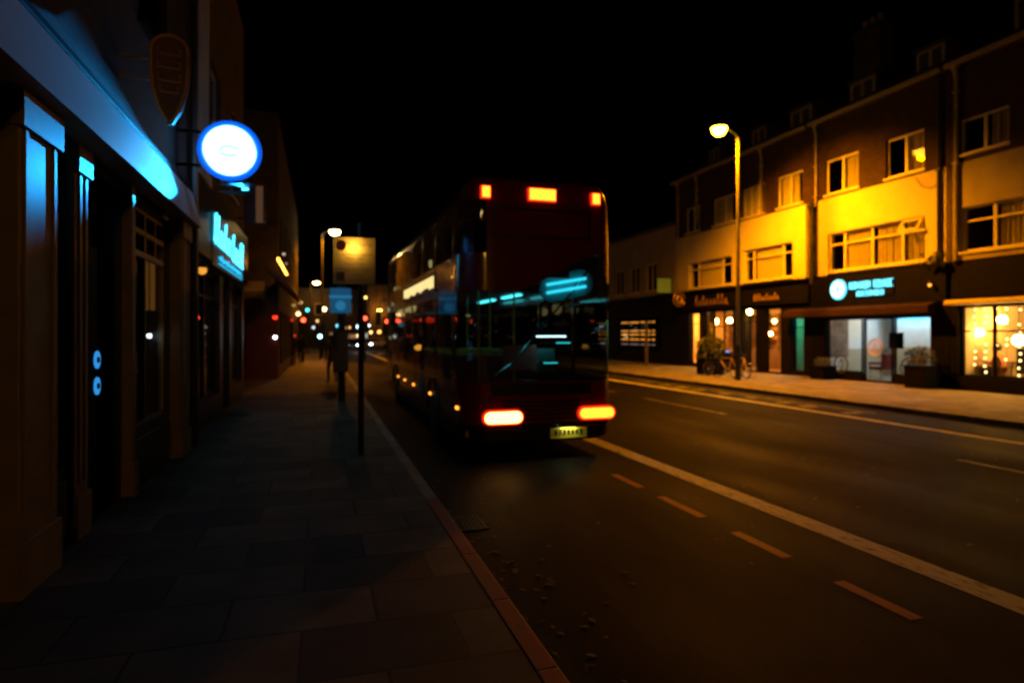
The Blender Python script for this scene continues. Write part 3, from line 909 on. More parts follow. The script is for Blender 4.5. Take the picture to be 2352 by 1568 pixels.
# --- pair of houses over the dark pub-like front
hC = thing("terraced_house", (XW, (yC0 + yC1) / 2, 0), "yellow lit render and brick house pair behind the orange street lamp post", "house")
w_up = []
for (u0, u1) in ((1843, 1785), (1757, 1705), (1689, 1638), (1608, 1575)):
    w_up.append((YX(u0, XW), YX(u1, XW), 7.55, 8.95))
w_mid = [(YX(1822, XW), YX(1708, XW), 4.42, 5.95), (YX(1682, XW), YX(1583, XW), 4.42, 5.85)]
facade("upper_wall", XW, S, yC0, yC1, Z_BAND, Z_EAVE, w_up, M['brick_red'], hC)
yparty = YX(1697, XW)
facade("render_band", XW - .03, S, YX(1852, XW), yparty - .12, Z_SHOP, Z_BAND, w_mid[:1], M['render'], hC, t=.33)
facade("render_band", XW - .03, S, yparty + .12, yC1, Z_SHOP, Z_BAND, w_mid[1:], M['render'], hC, t=.33)
facade("party_strip", XW + .1, S, yparty - .12, yparty + .12, Z_SHOP, Z_BAND, [], M['brick_dark'], hC)
facade("party_strip", XW + .12, S, yC0, YX(1852, XW), Z_SHOP, Z_BAND, [], M['brick_dark'], hC)
for i, h in enumerate(w_up):
    window(hC, XW, S, *h, (.5,) if i != 1 else (.33, .66), (), curtain=[(.3, .98)] if i in (0, 2) else [(.02, .98)] if i == 1 else [(.05, .45)])
window(hC, XW - .03, S, *w_mid[0], (.2, .8), (.72,), curtain=[(.22, .78)])
window(hC, XW - .03, S, *w_mid[1], (.22, .78), (.72,), curtain=[(.24, .76)])
shell(hC, XW, S, yC0, yC1, Z_EAVE, 10, M['brick_dark'])
floors(hC, XW, S, yC0, yC1, (3.4, 7.3, 10.4), 10, M['dark_wood'])
pitched_roof(hC, XW, S, yC0 + .03, yC1, Z_EAVE, 10, 3.6, M['slate'])
MB().box(XW - .36, XW - .26, yC0 + .1, yC1, Z_EAVE - .02, Z_EAVE + .13).build("gutter", M['gutter'], hC)
for (u0, u1) in ((1850, 1800), (1745, 1712), (1640, 1615)):
    dormer(hC, XW + .9, S, YX(u0, XW + .5), YX(u1, XW + .5), Z_EAVE + .55, Z_EAVE + 1.5)
downpipe(hC, XW, S, YX(1752, XW), 7.4, Z_EAVE, M['gutter'])
downpipe(hC, XW, S, YX(1603, XW), 8.0, Z_EAVE, M['gutter'])
downpipe(hC, XW, S, YX(1560, XW), 4.3, Z_EAVE, M['gutter'])
chimney(hC, XW + 3.6, yC0 + .4, Z_EAVE + 2, Z_EAVE + 4.9)
# ground floor front
def pz(u, v): return P(u, v, X=XW).z
lw = [(YX(1684, XW), YX(1613, XW), .95, 3.15), (YX(1736, XW), YX(1703, XW), .16, 3.15), (YX(1793, XW), YX(1755, XW), .16, 3.1), (YX(1606, XW), YX(1583, XW), .3, 3.1), (YX(1846, XW), YX(1817, XW), .3, 2.75)]
facade("shopfront", XW, S, yC0, yC1, .1, Z_SHOP, lw, M['dark_wood'], hC)
MB().box(XW - .14, XW, yC0 + .1, yC1 - .3, 3.25, 4.2).build("fascia", M['dark_wood'], hC)
MB().box(XW - .3, XW, yC0 + .1, yC1 - .3, 4.2, 4.27).build("cornice", M['dark_wood'], hC)
for i, h in enumerate(lw):
    window(hC, XW, S, *h, (.33, .66) if i == 0 else (), (.62,) if i == 0 else (.78,), M['dark_wood'], M['glass'], fw=.05, sill=False)
M['amber_in'] = mat("amber plaster", (.70, .40, .13), .8, .15, 2, .05)
ci = MB(); ci.box(XW + 3.4, XW + 3.5, yC0 + .2, yC1 - .2, .12, 3.25); ci.box(XW + .3, XW + 4.4, yC1 - .3, yC1 - .22, .12, 3.25); ci.box(XW + .3, XW + 4.4, yC0 + 1.9, yC0 + 2.0, .12, 3.25)
ci.box(XW + .3, XW + 4.4, yC0 + .22, yC0 + .3, .12, 3.25)
ci.build("interior_wall", M['amber_in'], hC)
for (ya_, yb2) in ((yC0 + 3.0, yC0 + 5.6), (yC0 + 6.4, yC1 - .8)):
    cp_ = MB().box(XW + .9, XW + 1.5, ya_, yb2, 3.19, 3.22)
    tag(cp_.build("fill_panel", emit("amber fill panel", (1.0, .46, .10), 70)), "amber fill panel added unseen behind the " + ("narrow windows" if ya_ < yC0 + 4 else "wide lit window") + " of the dark fronted shop", "light", "fill panels in the dark fronted shop")  # unseen panels added to brighten the amber interior
MB().box(XW + .3, XW + 4.4, yC0 + .3, yC1 - .3, .121, .14).build("interior_floor", M['wood'], hC)
sh = MB()
for k in range(6): sh.box(XW + 2.95, XW + 3.38, yC0 + 2.6, yC1 - .6, .8 + k * .42, .83 + k * .42)
for k in range(9): sh.box(XW + 2.95, XW + 3.37, yC0 + 2.6 + k * 1.02, yC0 + 2.64 + k * 1.02, .14, 3.0)
sh.build("back_shelf", M['wood'], hC)
jar0 = None
for k in range(4):
    for j in range(12):
        yy = yC0 + 3.0 + j * .72 + random.uniform(-.1, .1)
        if jar0 is None:
            jb = MB(); jb.lathe((XW + 3.1, yy, .83 + k * .42), [(.07, 0), (.08, .03), (.08, .17), (.05, .21), (.05, .26)], n=12)
            jar0 = tag(jb.build("jar", mat("amber glazed jar", (.45, .22, .06), .3, .4, 3, 0)), "amber jar on the back shelves of the dark fronted shop", "jar", "jars on the shop shelves")
        else:
            c2 = jar0.copy(); COL.objects.link(c2); c2.location = (XW + 3.1, yy, .83 + k * .42); c2.scale = (1, 1, random.uniform(.8, 1.1))
for yy in (yC0 + 6.2, yC1 - 1.0, yC1 - 3.4):
    MB().box(XW + 1.55, XW + 1.8, yy, yy + .25, .14, 3.4).build("column", M['dark_wood'], hC)
for (u0, u1) in ((1668, 1684), (1613, 1628)):
    dd = MB(); a_, c2 = sorted((YX(u0, XW), YX(u1, XW)))
    n = 14
    for k in range(n):
        y_a, y_b = a_ + (c2 - a_) * k / n, a_ + (c2 - a_) * (k + 1) / n
        w2 = lambda y: XW + .42 + .04 * math.sin(y * 30)
        dd.face([(w2(y_a), y_a, .95), (w2(y_b), y_b, .95), (w2(y_b), y_b, 3.15), (w2(y_a), y_a, 3.15)])
    dd.build("curtain", M['tan_wood'] if u0 > 1650 else M['curtain'], hC, smooth=True)
MB().box(XW + 2.2, XW + 2.7, yC0 + 3, yC1 - 2, .14, 1.15).build("bar_counter", M['wood'], hC)
for (u, v, dx, r, lab) in ((1643, 738, 1.0, .16, "warm globe lamp left in the lit window under the gilt lettering"), (1676, 736, 1.2, .13, "warm globe lamp right in the lit window under the gilt lettering"),
                           (1722, 716, 1.4, .13, "warm globe lamp inside the open lit doorway"), (1779, 738, 1.0, .09, "upper warm lamp in the narrow window near the teal pane"), (1770, 766, .8, .09, "lower warm lamp in the narrow window near the teal pane")):
    pendant("pendant_lamp", P(u, v, X=XW + dx), r, M['e_warm'], lab, "globe lamps in the dark fronted shop", 3.25)
for (u, v, m_, lab, r) in ((1656, 815, 'e_blue_sq', "small cyan lit screen on the window ledge of the dark shop", .17), (1670, 815, 'e_blue_sq2', "small blue lit screen on the window ledge of the dark shop", .19)):
    M[m_] = emit(m_, (.08, .55, 1.0) if m_ == 'e_blue_sq' else (.08, .25, 1.0), 2.0)
    q = P(u, v, X=XW + .35)
    t = thing("counter_screen", (q.x, q.y, q.z - .25), lab, "screen", "screens in the dark shop window")
    MB().box(q.x, q.x + .03, q.y - r, q.y + r, q.z - .16, q.z + .2).build("display", M[m_], t, bevel=.02)
    MB().box(q.x + .03, q.x + .05, q.y - r - .02, q.y + r + .02, q.z - .18, q.z + .22).build("case", M['black_metal'], t)
    MB().box(q.x, q.x + .2, q.y - .05, q.y + .05, q.z - .25, q.z - .18).build("foot", M['black_metal'], t)
# teal pane: lit stair
MB().box(XW + 1.5, XW + 1.55, yC0 + .25, yC0 + 1.9, .14, 3.2).build("stair_wall", M['plaster_in'], hC)
tl = MB().box(XW + .6, XW + .7, yt0 + .1, yt1 - .1, 2.9, 2.96)
tag(tl.build("stair_light", emit("teal stair lamp", (.03, .62, .85), 160)), "teal light behind the narrow pane left of the salon", "light")
# gilt lettering
t = thing("gilt_sign", (XW - .2, YX(1640, XW), 3.4), "gilt lettering on the black fascia above the warm lit window", "sign")
def script(parent, X, pts_y, z0, h, m, r, seed, name="lettering", side=1):
    """a joined-up row of letter strokes"""
    rnd = random.Random(seed); y0, y1, n = pts_y
    pts = []; b = MB()
    w = (y1 - y0) / n
    for k in range(n):
        tall = 1.0 if rnd.random() < .28 or k == 0 else .58
        yy = y0 + w * k
        for (a, c) in ((.0, .08), (.30, tall * .9), (.42, tall), (.40, tall * .55), (.48, .04), (.7, 0), (.85, .25 if rnd.random() < .5 else .12)):
            pts.append((X, yy + w * a, z0 + h * c))
    b.tube(pts, r, 6)
    return b.build(name, m, parent, smooth=True)
q0, q1 = YX(1603, XW), YX(1680, XW)
script(t, XW - .17, (q0, q1, 9), pz(1640, 697) - .10, .58, M['gold'], .013, 4)
t = thing("gilt_sign", (XW - .2, YX(1766, XW), 3.4), "fainter small gilt lettering on the fascia above the narrow window", "sign")
q0, q1 = YX(1738, XW), YX(1797, XW)
script(t, XW - .17, (q0, q1, 10), pz(1766, 690), .34, M['gold'], .010, 9)
q = P(1572, 688, X=XW - .17)
t = thing("round_sign", (XW - .3, q.y, q.z - .5), "dark round hanging sign with gilt centre at the shop corner", "sign")
MB().lathe((XW - .5, q.y + .03, q.z), [(.42, -.03), (.42, .03)], axis=(0, 1, 0), n=26).build("disc", M['sign_black'], t)
rg = MB()
rg.tube([(XW - .5 + .38 * math.cos(a * .2417), q.y - .02, q.z + .38 * math.sin(a * .2417)) for a in range(26)], .014, 6, closed=True)
rg.tube([(XW - .5 + .15 * math.cos(a * .2417), q.y - .02, q.z + .2 * math.sin(a * .2417)) for a in range(26)], .04, 6, closed=True)
rg.build("emblem", M['gold'], t)
MB().tube([(XW, q.y + .03, q.z + .5), (XW - .95, q.y + .03, q.z + .5)], .02, 6).build("bracket", M['black_metal'], t)
MB().tube([(XW - .5, q.y + .03, q.z + .5), (XW - .5, q.y + .03, q.z + .4)], .012, 6).build("bracket", M['black_metal'], t)

# --- lower building further along, half hidden by the bus
yD0, yD1 = yC1 + .03, 52.0
hD = thing("low_shop_building", (XW, 40, 0), "low dim building with added orange glow strips beyond the yellow houses", "building")
zD = 8.25
hd = []
for k in range(7):
    y0 = yD0 + 2.2 + k * 2.2
    hd.append((y0, y0 + 1.3, 4.6, 6.3))
facade("upper_wall", XW + .02, S, yD0, yD1, 4.3, zD, hd, M['render_dull'], hD)
for h in hd: window(hD, XW + .02, S, *h, (.5,), (), M['upvc'], M['glass_dark'])
fr = [(yD0 + 1.6, yD0 + 7.5, .7, 3.0), (yD0 + 9, yD0 + 14, .7, 3.0)]
facade("shopfront", XW + .02, S, yD0, yD1, .1, 4.28, fr, M['dark_wood'], hD)
for h in fr: window(hD, XW + .02, S, *h, (.25, .5, .75), (), M['dark_wood'], M['glass'], sill=False)
shell(hD, XW, S, yD0, yD1, zD, 9, M['brick_dark'])
MB().box(XW - .1, XW + 9.3, yD0, yD1, zD, zD + .2).build("parapet_roof", M['slate'], hD)
for k, v in enumerate((741, 760, 768, 779, 790)):
    z = P(1445, v, X=XW + .8).z
    ye0, ye1 = YX(1503, XW + .8), YX(1375, XW + .8)
    o = MB().box(XW + .8, XW + .84, ye0, ye1, z - .03, z + .03).build("strip_light", M['e_orange'] if k < 4 else emit("dim pink strip", (.55, .35, .33), .5))  # strips added to stand for orange light streaks next to the bus
    tag(o, ("topmost added orange glow strip in the far shop window", "second added orange glow strip from the top in the far shop window", "middle added orange glow strip in the far shop window",
            "lowest added orange glow strip in the far shop window", "added dull pinkish glow strip under the orange ones")[k], "light", "added glow strips in the far shop")
q = P(1485, 848, X=18.4)
bo = MB(); bo.tube([(q.x, q.y, .1), (q.x, q.y, 2.6)], .09, 10); bo.lathe((q.x, q.y, 2.6), [(.11, 0), (.11, .05), (.03, .1)], n=10)
tag(bo.build("post", M['steel']), "pale grey post on the pavement before the far shop", "post")
q = P(1524, 656, X=XW - .55)
t = thing("hanging_sign", (q.x, q.y, q.z - .45), "dim green and yellow lit box sign projecting from the wall near the bus", "sign")
MB().box(q.x - .48, q.x + .48, q.y - .06, q.y + .06, q.z - .45, q.z + .45).build("case", M['black_metal'], t, bevel=.05)
MB().box(q.x - .43, q.x + .43, q.y - .075, q.y - .061, q.z - .4, q.z + .4).build("lit_face", M['e_green_sign'], t)
lt = MB()
for r_ in range(3):
    for k in range(4):
        lt.box(q.x - .36 + k * .19, q.x - .24 + k * .19, q.y - .085, q.y - .076, q.z + .2 - r_ * .22, q.z + .3 - r_ * .22)
lt.build("lettering", M['sign_tan'], t)
MB().tube([(q.x + .45, q.y, q.z + .2), (XW + .02, q.y, q.z + .2)], .025, 6).build("bracket", M['black_metal'], t)
MB().tube([(q.x + .45, q.y, q.z - .2), (XW + .02, q.y, q.z - .2)], .025, 6).build("bracket", M['black_metal'], t)


# ---------------------------------------------------------------- street lamps
def street_lamp(x, y, h, arm, m, label, power, power2=0, br=.30, group="sodium street lamps along the road"):
    t = thing("street_lamp", (x, y, .12), label, "street lamp", group)
    MB().tube([(x, y, .12), (x, y, 1.5)], .11, 12).build("base", M['black_metal'], t)
    MB().tube([(x, y, 1.5), (x, y, 1.55), (x, y, h)], [.075, .07, .055], 12).build("pole", M['steel'], t)
    s = 1 if arm > 0 else -1
    MB().tube([(x, y, h - .15), (x + arm * .15, y, h + .1), (x + arm * .55, y, h + .26), (x + arm, y, h + .3)], .032, 8).build("arm", M['steel'], t)
    hx = x + arm
    b = MB()
    b.lathe((hx, y, h + .28), [(.05, .16), (br * .7, .12), (br, .04), (br * 1.04, 0)], n=18)
    hd = b.build("lamp_head", M['steel'], t, smooth=True)
    MB().lathe((hx, y, h + .28), [(br * .97, -.01), (br * .92, -.13), (br * .62, -.27), (br * .15, -.33)], n=18).build("bowl", m, hd, smooth=True)
    if not power: return t
    ld = bpy.data.lights.new("lamp_light", 'SPOT')
    ld.energy = power; ld.color = (1.0, .27, .0); ld.spot_size = R(162); ld.spot_blend = .7; ld.shadow_soft_size = .16
    lo = bpy.data.objects.new("lamp_light", ld); COL.objects.link(lo)
    lo.parent = t; lo.location = Vector((hx, y, h - .02)) - Vector(t.location)
    if power2:                      # second tilted spot added to brighten the house fronts
        l2 = ld.copy(); l2.energy = power2; l2.spot_size = R(132); l2.spot_blend = .75
        lo = bpy.data.objects.new("lamp_light", l2); COL.objects.link(lo)
        lo.parent = t; lo.location = Vector((hx, y, h - .02)) - Vector(t.location)
        lo.rotation_euler = (0, R(30) * s, 0)
    return t


street_lamp(15.6, 21.0, 9.6, -.85, M['e_sodium'], "tall orange sodium street lamp on the right pavement before the yellow houses", 11500, 15500)
street_lamp(0.15, 50.6, 9.6, .95, M['e_sodium_far'], "white hot sodium street lamp on the left pavement above the parking sign", 12000, 0, .42)
street_lamp(-1.8 + .4, 101, 9.6, .9, M['e_sodium_far'], "smallest and farthest sodium street lamp low over the pavement", 1200, 0, .5)
street_lamp(15.0, 78, 9.6, -.9, M['e_sodium_far'], "sodium street lamp hidden low behind the bus on the right pavement", 2200, 0, .42)
street_lamp(0.85, -16.0, 9.6, .95, M["e_sodium_far"], "nearer sodium street lamp behind the viewer on the left pavement", 900)
street_lamp(1.0, -39.8, 9.6, 1.9, emit("bright sodium bowl", (1.0, .42, .03), 620), "farther sodium street lamp behind the viewer on the left pavement", 0, 0, .45)


# ---------------------------------------------------------------- left side of the street
L = -1
ZF0, ZF1 = 3.56, 4.12
yL0, yL1 = -5.0, 10.95
pub = thing("pub_building", (XL, 3, 0), "dark brick corner pub with pale fascia lit blue by the round sign", "building")
up_w = [(1.2, 2.6, 5.4, 7.6), (4.2, 5.6, 5.4, 7.6), (8.3, 9.7, 5.6, 7.8)]
facade("upper_wall", XL, L, yL0, yL1 + .25, 4.25, 10.5, up_w, brick("black painted brick", (.018, .019, .02), (.03, .03, .032), (.014, .014, .014)), pub)
for h in up_w: window(pub, XL, L, *h, (), (.5,), M['dark_wood'], M['glass_dark'])
shell(pub, XL, L, yL0, yL1 + .25, 10.5, 8, M['brick_dark'])
# bays: pilasters, door, windows
bays = [('w', 2.2, 4.9), ('w', 5.68, 6.28), ('d', 6.72, 7.82), ('w', 8.0, 10.08)]
holes = [(a, c, .12 if k == 'd' else .78, 3.46) for k, a, c in bays] + [(-3.5, 1.6, .78, 3.46)]
facade("shopfront", XL - .06, L, yL0, yL1, .1, ZF0, holes, M['dark_green'], pub, t=.24)
for k, a, c in bays:
    if k == 'w':
        w = window(pub, XL - .06, L, a, c, .78, 3.46, (.5,) if c - a > 1 else (), (), M['tan_wood'], M['glass_dark'], fw=.05, inset=.05, sill=False)
        tb = MB()
        tb.box(XL - .10, XL - .16, a + .05, c - .05, 2.86, 2.93); tb.box(XL - .10, XL - .16, a + .05, c - .05, 3.14, 3.20)
        if c - a > 1:
            for q_ in (.25, .75):
                yy = a + (c - a) * q_; tb.box(XL - .105, XL - .155, yy - .02, yy + .02, 2.93, 3.41)
        tb.build("transom", M['cream_wood'], w)
        MB().box(XL - .02, XL - .058, a + .08, c - .08, .22, .68).build("stall_panel", M['dark_green'], pub, bevel=.01)
dr = MB()
dr.box(XL - .24, XL - .29, 6.76, 7.78, .13, .95); dr.box(XL - .24, XL - .29, 6.76, 6.9, .95, 2.7); dr.box(XL - .24, XL - .29, 7.64, 7.78, .95, 2.7); dr.box(XL - .24, XL - .29, 6.9, 7.64, 2.58, 2.7)
dr.box(XL - .24, XL - .29, 7.23, 7.31, .95, 2.58)
door = dr.build("door", M['dark_wood'], pub)
MB().face([(XL - .27, 6.9, .95), (XL - .27, 7.64, .95), (XL - .27, 7.64, 2.58), (XL - .27, 6.9, 2.58)]).build("pane", M['glass_dark'], door)
MB().tube([(XL - .2, 7.36, .95), (XL - .2, 7.36, 1.25)], .014, 8).build("handle", M['gold'], door)
MB().box(XL - .22, XL - .28, 6.74, 7.80, 2.72, 3.44).build("fanlight", M['glass_dark'], pub)
for a, c, out in ((5.0, 5.66, .09), (6.30, 6.62, .0), (7.84, 7.98, .05), (10.12, 10.72, .10), (1.64, 2.16, .09)):
    b = MB()
    b.box(XL - .06, XL + out, a, c, .12, ZF0 - .01)
    b.box(XL - .06, XL + out + .03, a - .015, c + .015, .12, .5)
    if c - a > .3:
        b.box(XL, XL + out + .02, a + .06, a + .12, .6, 3.3); b.box(XL, XL + out + .02, c - .12, c - .06, .6, 3.3)
        b.box(XL - .06, XL + out + .04, a - .02, c + .02, 3.3, ZF0 - .012)
    b.build("pilaster", M['pilaster_wood'], pub, bevel=.008)
fa = MB(); fa.prism([(XL + .02, ZF0), (XL + .24, ZF0 + .01), (XL + .10, ZF1), (XL + .02, ZF1)], 'y', yL0, yL1)
fa.build("fascia", M['fascia_wood'], pub)
MB().box(XL - .06, XL + .11, yL0, yL1 + .04, ZF1 + .002, ZF1 + .08).build("cornice", M['dark_wood'], pub, bevel=.02)
MB().tube([(XL + .1, yL1 + .12, .15), (XL + .1, yL1 + .12, 10.4)], .07, 8).build("downpipe", M['pipe_dark'], pub)
pi = MB(); pi.box(XL - 5, XL - 5.1, yL0, yL1, .12, 3.9); pi.box(XL - .4, XL - 5, yL0 + .2, yL1 - .1, 3.9, 4.0); pi.box(XL - .4, XL - 5, yL1 - .2, yL1 - .1, .12, 3.9)
pi.build("interior_wall", M['wood'], pub)
MB().box(XL - .35, XL - 5, yL0 + .2, yL1 - .2, .121, .13).build("interior_floor", M['wood'], pub)
pub_dim = emit("dim warm shade", (1.0, .5, .15), 1.2)
for (u, v, dx, r, m_, lab) in ((377, 616, .22, .05, 'e_warm_mid', "small bright warm lamp high in the dark pub window"), (374, 690, .22, .06, 'e_pubg', "dim greenish yellow lamp in the dark pub window"), (343, 771, .25, .035, 'e_white', "tiny white lamp low in the dark pub window")):
    if m_ == 'e_pubg': M[m_] = emit("dim greenish lamp", (.85, .7, .25), .8)
    pendant("pub_lamp", P(u, v, X=XL - dx), r, M[m_], lab, None, 3.88)
q = P(343, 655, X=XL - .28)
t = thing("column_lamp", (q.x, q.y, q.z - .6), "tall dim orange column lamp behind the pub glass", "lamp")
MB().lathe((q.x, q.y, q.z - .35), [(.07, 0), (.07, .7)], n=12).build("shade", emit("dim orange shade", (1.0, .38, .06), .28), t)
MB().tube([(q.x, q.y, .13), (q.x, q.y, q.z - .35)], .02, 6).build("stem", M['black_metal'], t)
MB().box(XL - .06, XL - .035, 6.64, 6.98, .13, 2.72).build("door_frame", M['dark_wood'], pub)
# two glowing discs added for blue reflections in the door glass
for (v, lab) in ((826, "upper blue glow disc for a reflection on the dark pub door"), (886, "lower blue glow disc for a reflection on the dark pub door")):
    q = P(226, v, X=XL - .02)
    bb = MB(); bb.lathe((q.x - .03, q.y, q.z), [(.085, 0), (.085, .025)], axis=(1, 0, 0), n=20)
    o = tag(bb.build("door_reflection", emit("blue reflection glow", (.03, .30, .80), .95)), lab, "reflection", "blue reflection discs on the pub door")
    MB().lathe((q.x - .005, q.y, q.z), [(.03, 0), (.03, .012)], axis=(1, 0, 0), n=12).build("reflection_centre", M['dark_blue'], o)

# round lit sign on its bracket
DX, DY, DZ = -1.30, 10.35, 4.65
q = P(528, 347, Y=DY); DX, DZ = q.x, q.z
t = thing("round_sign", (DX, DY, DZ - .6), "round white hot lit sign with a blue rim projecting over the pavement", "sign")
MB().lathe((DX, DY, DZ), [(.365, -.062), (.365, .062)], axis=(0, 1, 0), n=48).build("face", M['e_disc'], t)
rim = MB(); n = 56
rim.tube([(DX + .412 * math.cos(2 * math.pi * k / n), DY, DZ + .412 * math.sin(2 * math.pi * k / n)) for k in range(n)], .040, 10, closed=True)
rim.build("rim", M['e_rim'], t, smooth=True)
def arc_text(parent, body, r, a0, a1, size, m, top=True):
    n = len(body)
    for k, ch in enumerate(body):
        if ch == ' ': continue
        a = a0 + (a1 - a0) * k / max(1, n - 1)
        rad = R(a)
        c = Vector((DX + r * math.cos(rad), DY - .066, DZ + r * math.sin(rad)))
        upv = Vector((math.cos(rad), 0, math.sin(rad))) * (1 if top else -1)
        right = Vector((upv.z, 0, -upv.x))
        text_obj("letter", ch, size, frame_M(c, right, upv), m, parent, .002)
arc_text(t, "HOXTON", .20, 146, 34, .11, M['e_disc_mark'])
arc_text(t, "Cellar", .30, 238, 302, .09, M['e_disc_mark'], top=False)
em_ = MB()
em_.tube([(DX - .14, DY - .066, DZ - .03), (DX - .09, DY - .066, DZ + .04), (DX + .0, DY - .066, DZ + .05), (DX + .1, DY - .066, DZ + .035), (DX + .14, DY - .066, DZ + .0)], .007, 5)
em_.tube([(DX - .13, DY - .066, DZ - .06), (DX - .06, DY - .066, DZ - .075), (DX + .02, DY - .066, DZ - .09), (DX + .1, DY - .066, DZ - .07)], .008, 5)
em_.build("emblem", M['e_disc_dark'], t)
MB().tube([(XL - .1, DY, DZ + .25), (DX - .40, DY, DZ + .25)], .025, 8).build("bracket", M['black_metal'], t)
MB().tube([(XL - .1, DY, DZ - .25), (DX - .40, DY, DZ - .25)], .025, 8).build("bracket", M['black_metal'], t)

# blue flood lamp under the round sign
fz = DZ - .60; fx = DX + .26; fy = DY - .14
t = thing("flood_lamp", (fx, fy, fz - .1), "small blue flood lamp under the round lit sign aimed along the pale fascia", "lamp")
MB().tube([(fx, DY, DZ - .45), (fx, DY, fz)], .018, 6).build("stem", M['black_metal'], t)
MB().lathe((fx, fy + .08, fz), [(.035, .0), (.06, .06), (.065, .12)], axis=(-.2, -1, -.1), n=14).build("housing", M['black_metal'], t)
MB().lathe((fx - .025, fy - .045, fz - .012), [(.05, 0), (.048, .006)], axis=(-.2, -1, -.1), n=14).build("lens", emit("blue flood lens", (.05, .5, 1.0), 6), t)
ld = bpy.data.lights.new("flood_light", 'SPOT'); ld.energy = 1500; ld.color = (.012, .38, 1.0); ld.spot_size = R(58); ld.spot_blend = 1.0; ld.shadow_soft_size = .018
lo = bpy.data.objects.new("flood_light", ld); COL.objects.link(lo); lo.parent = t
lo.location = Vector((fx - .03, fy - .08, fz - .02)) - Vector(t.location)
lo.rotation_euler = (Vector((-1.95, 8.35, 3.92)) - Vector((fx, fy, fz))).to_track_quat('-Z', 'Y').to_euler()

vm = frame_M((fx - .03, fy - .08, fz - .02), Vector((1.75, -.65, 0)), Vector((0, 0, 1)))   # shutters added above and below the lens to trim the beam
vf = Vector((-.65, -1.75, 0)).normalized(); vr = Vector((1.75, -.65, 0)).normalized()
for dz, nm in ((.032, "upper_shutter"), (-.075, "lower_shutter")):
    o0 = Vector((fx - .03, fy - .08, fz - .02 + dz)); sb = MB()
    q4 = [o0 - vr * .16 + vf * .0, o0 + vr * .16 + vf * .0, o0 + vr * .28 + vf * .27, o0 - vr * .28 + vf * .27]
    sb.face(q4); sb.face([p_ + Vector((0, 0, .006)) for p_ in q4])
    for k in range(4): sb.face([q4[k], q4[(k + 1) % 4], q4[(k + 1) % 4] + Vector((0, 0, .006)), q4[k] + Vector((0, 0, .006))])
    sb.build(nm, M['black_metal'], t)

# teardrop hanging sign
TY = 7.55
q = P(391, 165, Y=TY); TX, TZ = q.x, q.z
def drop(w, h, n=26):
    pts = []
    for k in range(n):
        a = math.pi * k / (n - 1)
        pts.append((w * math.cos(a), h * .22 + .9 * w * math.sin(a)))
    pts += [(-w, h * .02), (-w * .92, -h * .18), (-w * .55, -h * .42), (-w * .12, -h * .56), (w * .12, -h * .56), (w * .55, -h * .42), (w * .92, -h * .18), (w, h * .02)]
    return pts
t = thing("hanging_sign", (TX, TY, TZ - .6), "dim orange brown teardrop shaped sign hung high on the pub wall", "sign")
MB().prism([(TX + p[0], TZ + p[1]) for p in drop(.195, 1.02)], 'y', TY - .035, TY + .035).build("board", mat("brown sign paint", (.22, .085, .02), .5, .2, 5, .04), t)
ed = MB(); ed.tube([(TX + p[0], TY - .035, TZ + p[1]) for p in drop(.175, .97)], .014, 6, closed=True)
ed.build("border", mat("orange sign border", (.85, .42, .08), .5, .1, 5, .0), t)
lt = MB()
for k, zz in enumerate((.2, .06, -.08, -.2)):
    w_ = .11 if k < 3 else .09
    lt.tube([(TX - w_, TY - .038, TZ + zz + .04), (TX - w_, TY - .038, TZ + zz - .03), (TX + w_, TY - .038, TZ + zz - .04), (TX + w_ * .9, TY - .038, TZ + zz + .03)], .011, 5)
lt.build("lettering", mat("sign letter paint", (.62, .28, .06), .5, .1, 5, .0), t)
MB().tube([(XL - .05, TY, TZ + .12), (TX - .19, TY, TZ + .12)], .018, 6).build("bracket", M['tan_wood'], t)
MB().tube([(XL - .05, TY, TZ - .1), (TX - .19, TY, TZ - .1)], .018, 6).build("bracket", M['tan_wood'], t)

# --- shop with the neon script
XN = XL - .12
yN0, yN1 = yL1 + .27, 20.0
hN = thing("neon_shop_building", (XN, 15, 0), "dark blue painted shop building carrying the cyan neon script", "building")
uw = [(14.2, 15.5, 5.4, 7.6), (17.0, 18.3, 5.4, 7.6)]
facade("upper_wall", XN, L, yN0, yN1, 4.75, 10.8, uw, M['brick_dark'], hN)
for h in uw: window(hN, XN, L, *h, (), (.5,), M['upvc'], M['glass_dark'])
b = MB(); b.box(XN - .1, XN + .07, 12.35, 13.5, 4.85, 9.5); b.box(XN - .1, XN + .11, 12.25, 13.6, 4.76, 4.98)
for k in range(6): b.box(XN - .1, XN + .09, 12.45 + k * .17, 12.53 + k * .17, 5.1, 9.2)
b.build("pilaster", M['pale'], hN)
nh = [(12.6, 15.4, .6, 3.2), (15.9, 17.0, .12, 3.2), (17.4, 19.6, .6, 3.2)]
facade("shopfront", XN, L, yN0, yN1, .1, 4.73, nh, M['dark_blue'], hN)
for h in nh: window(hN, XN, L, *h, (.5,), (.8,), M['dark_blue'], M['glass_dark'], fw=.06, sill=False)
shell(hN, XN, L, yN0, yN1, 10.8, 8, M['brick_dark'])
MB().box(XN - .02, XN + .12, yN0 + .2, yN1 - .1, 3.35, 4.7).build("fascia", M['dark_blue'], hN)
MB().box(XN - 4, XN - 4.1, yN0 + .2, yN1 - .2, .12, 3.6).build("interior_wall", M['wood'], hN)
MB().box(XN - .3, XN - 4, yN0 + .2, yN1 - .2, 3.6, 3.7).build("floor", M['dark_wood'], hN)
XS = XN + .15
y0s, y1s = YX(493, XS), YX(559, XS)
t = thing("neon_sign", (XS, (y0s + y1s) / 2, 3.5), "cyan neon script sign on the dark blue shop fascia", "sign")
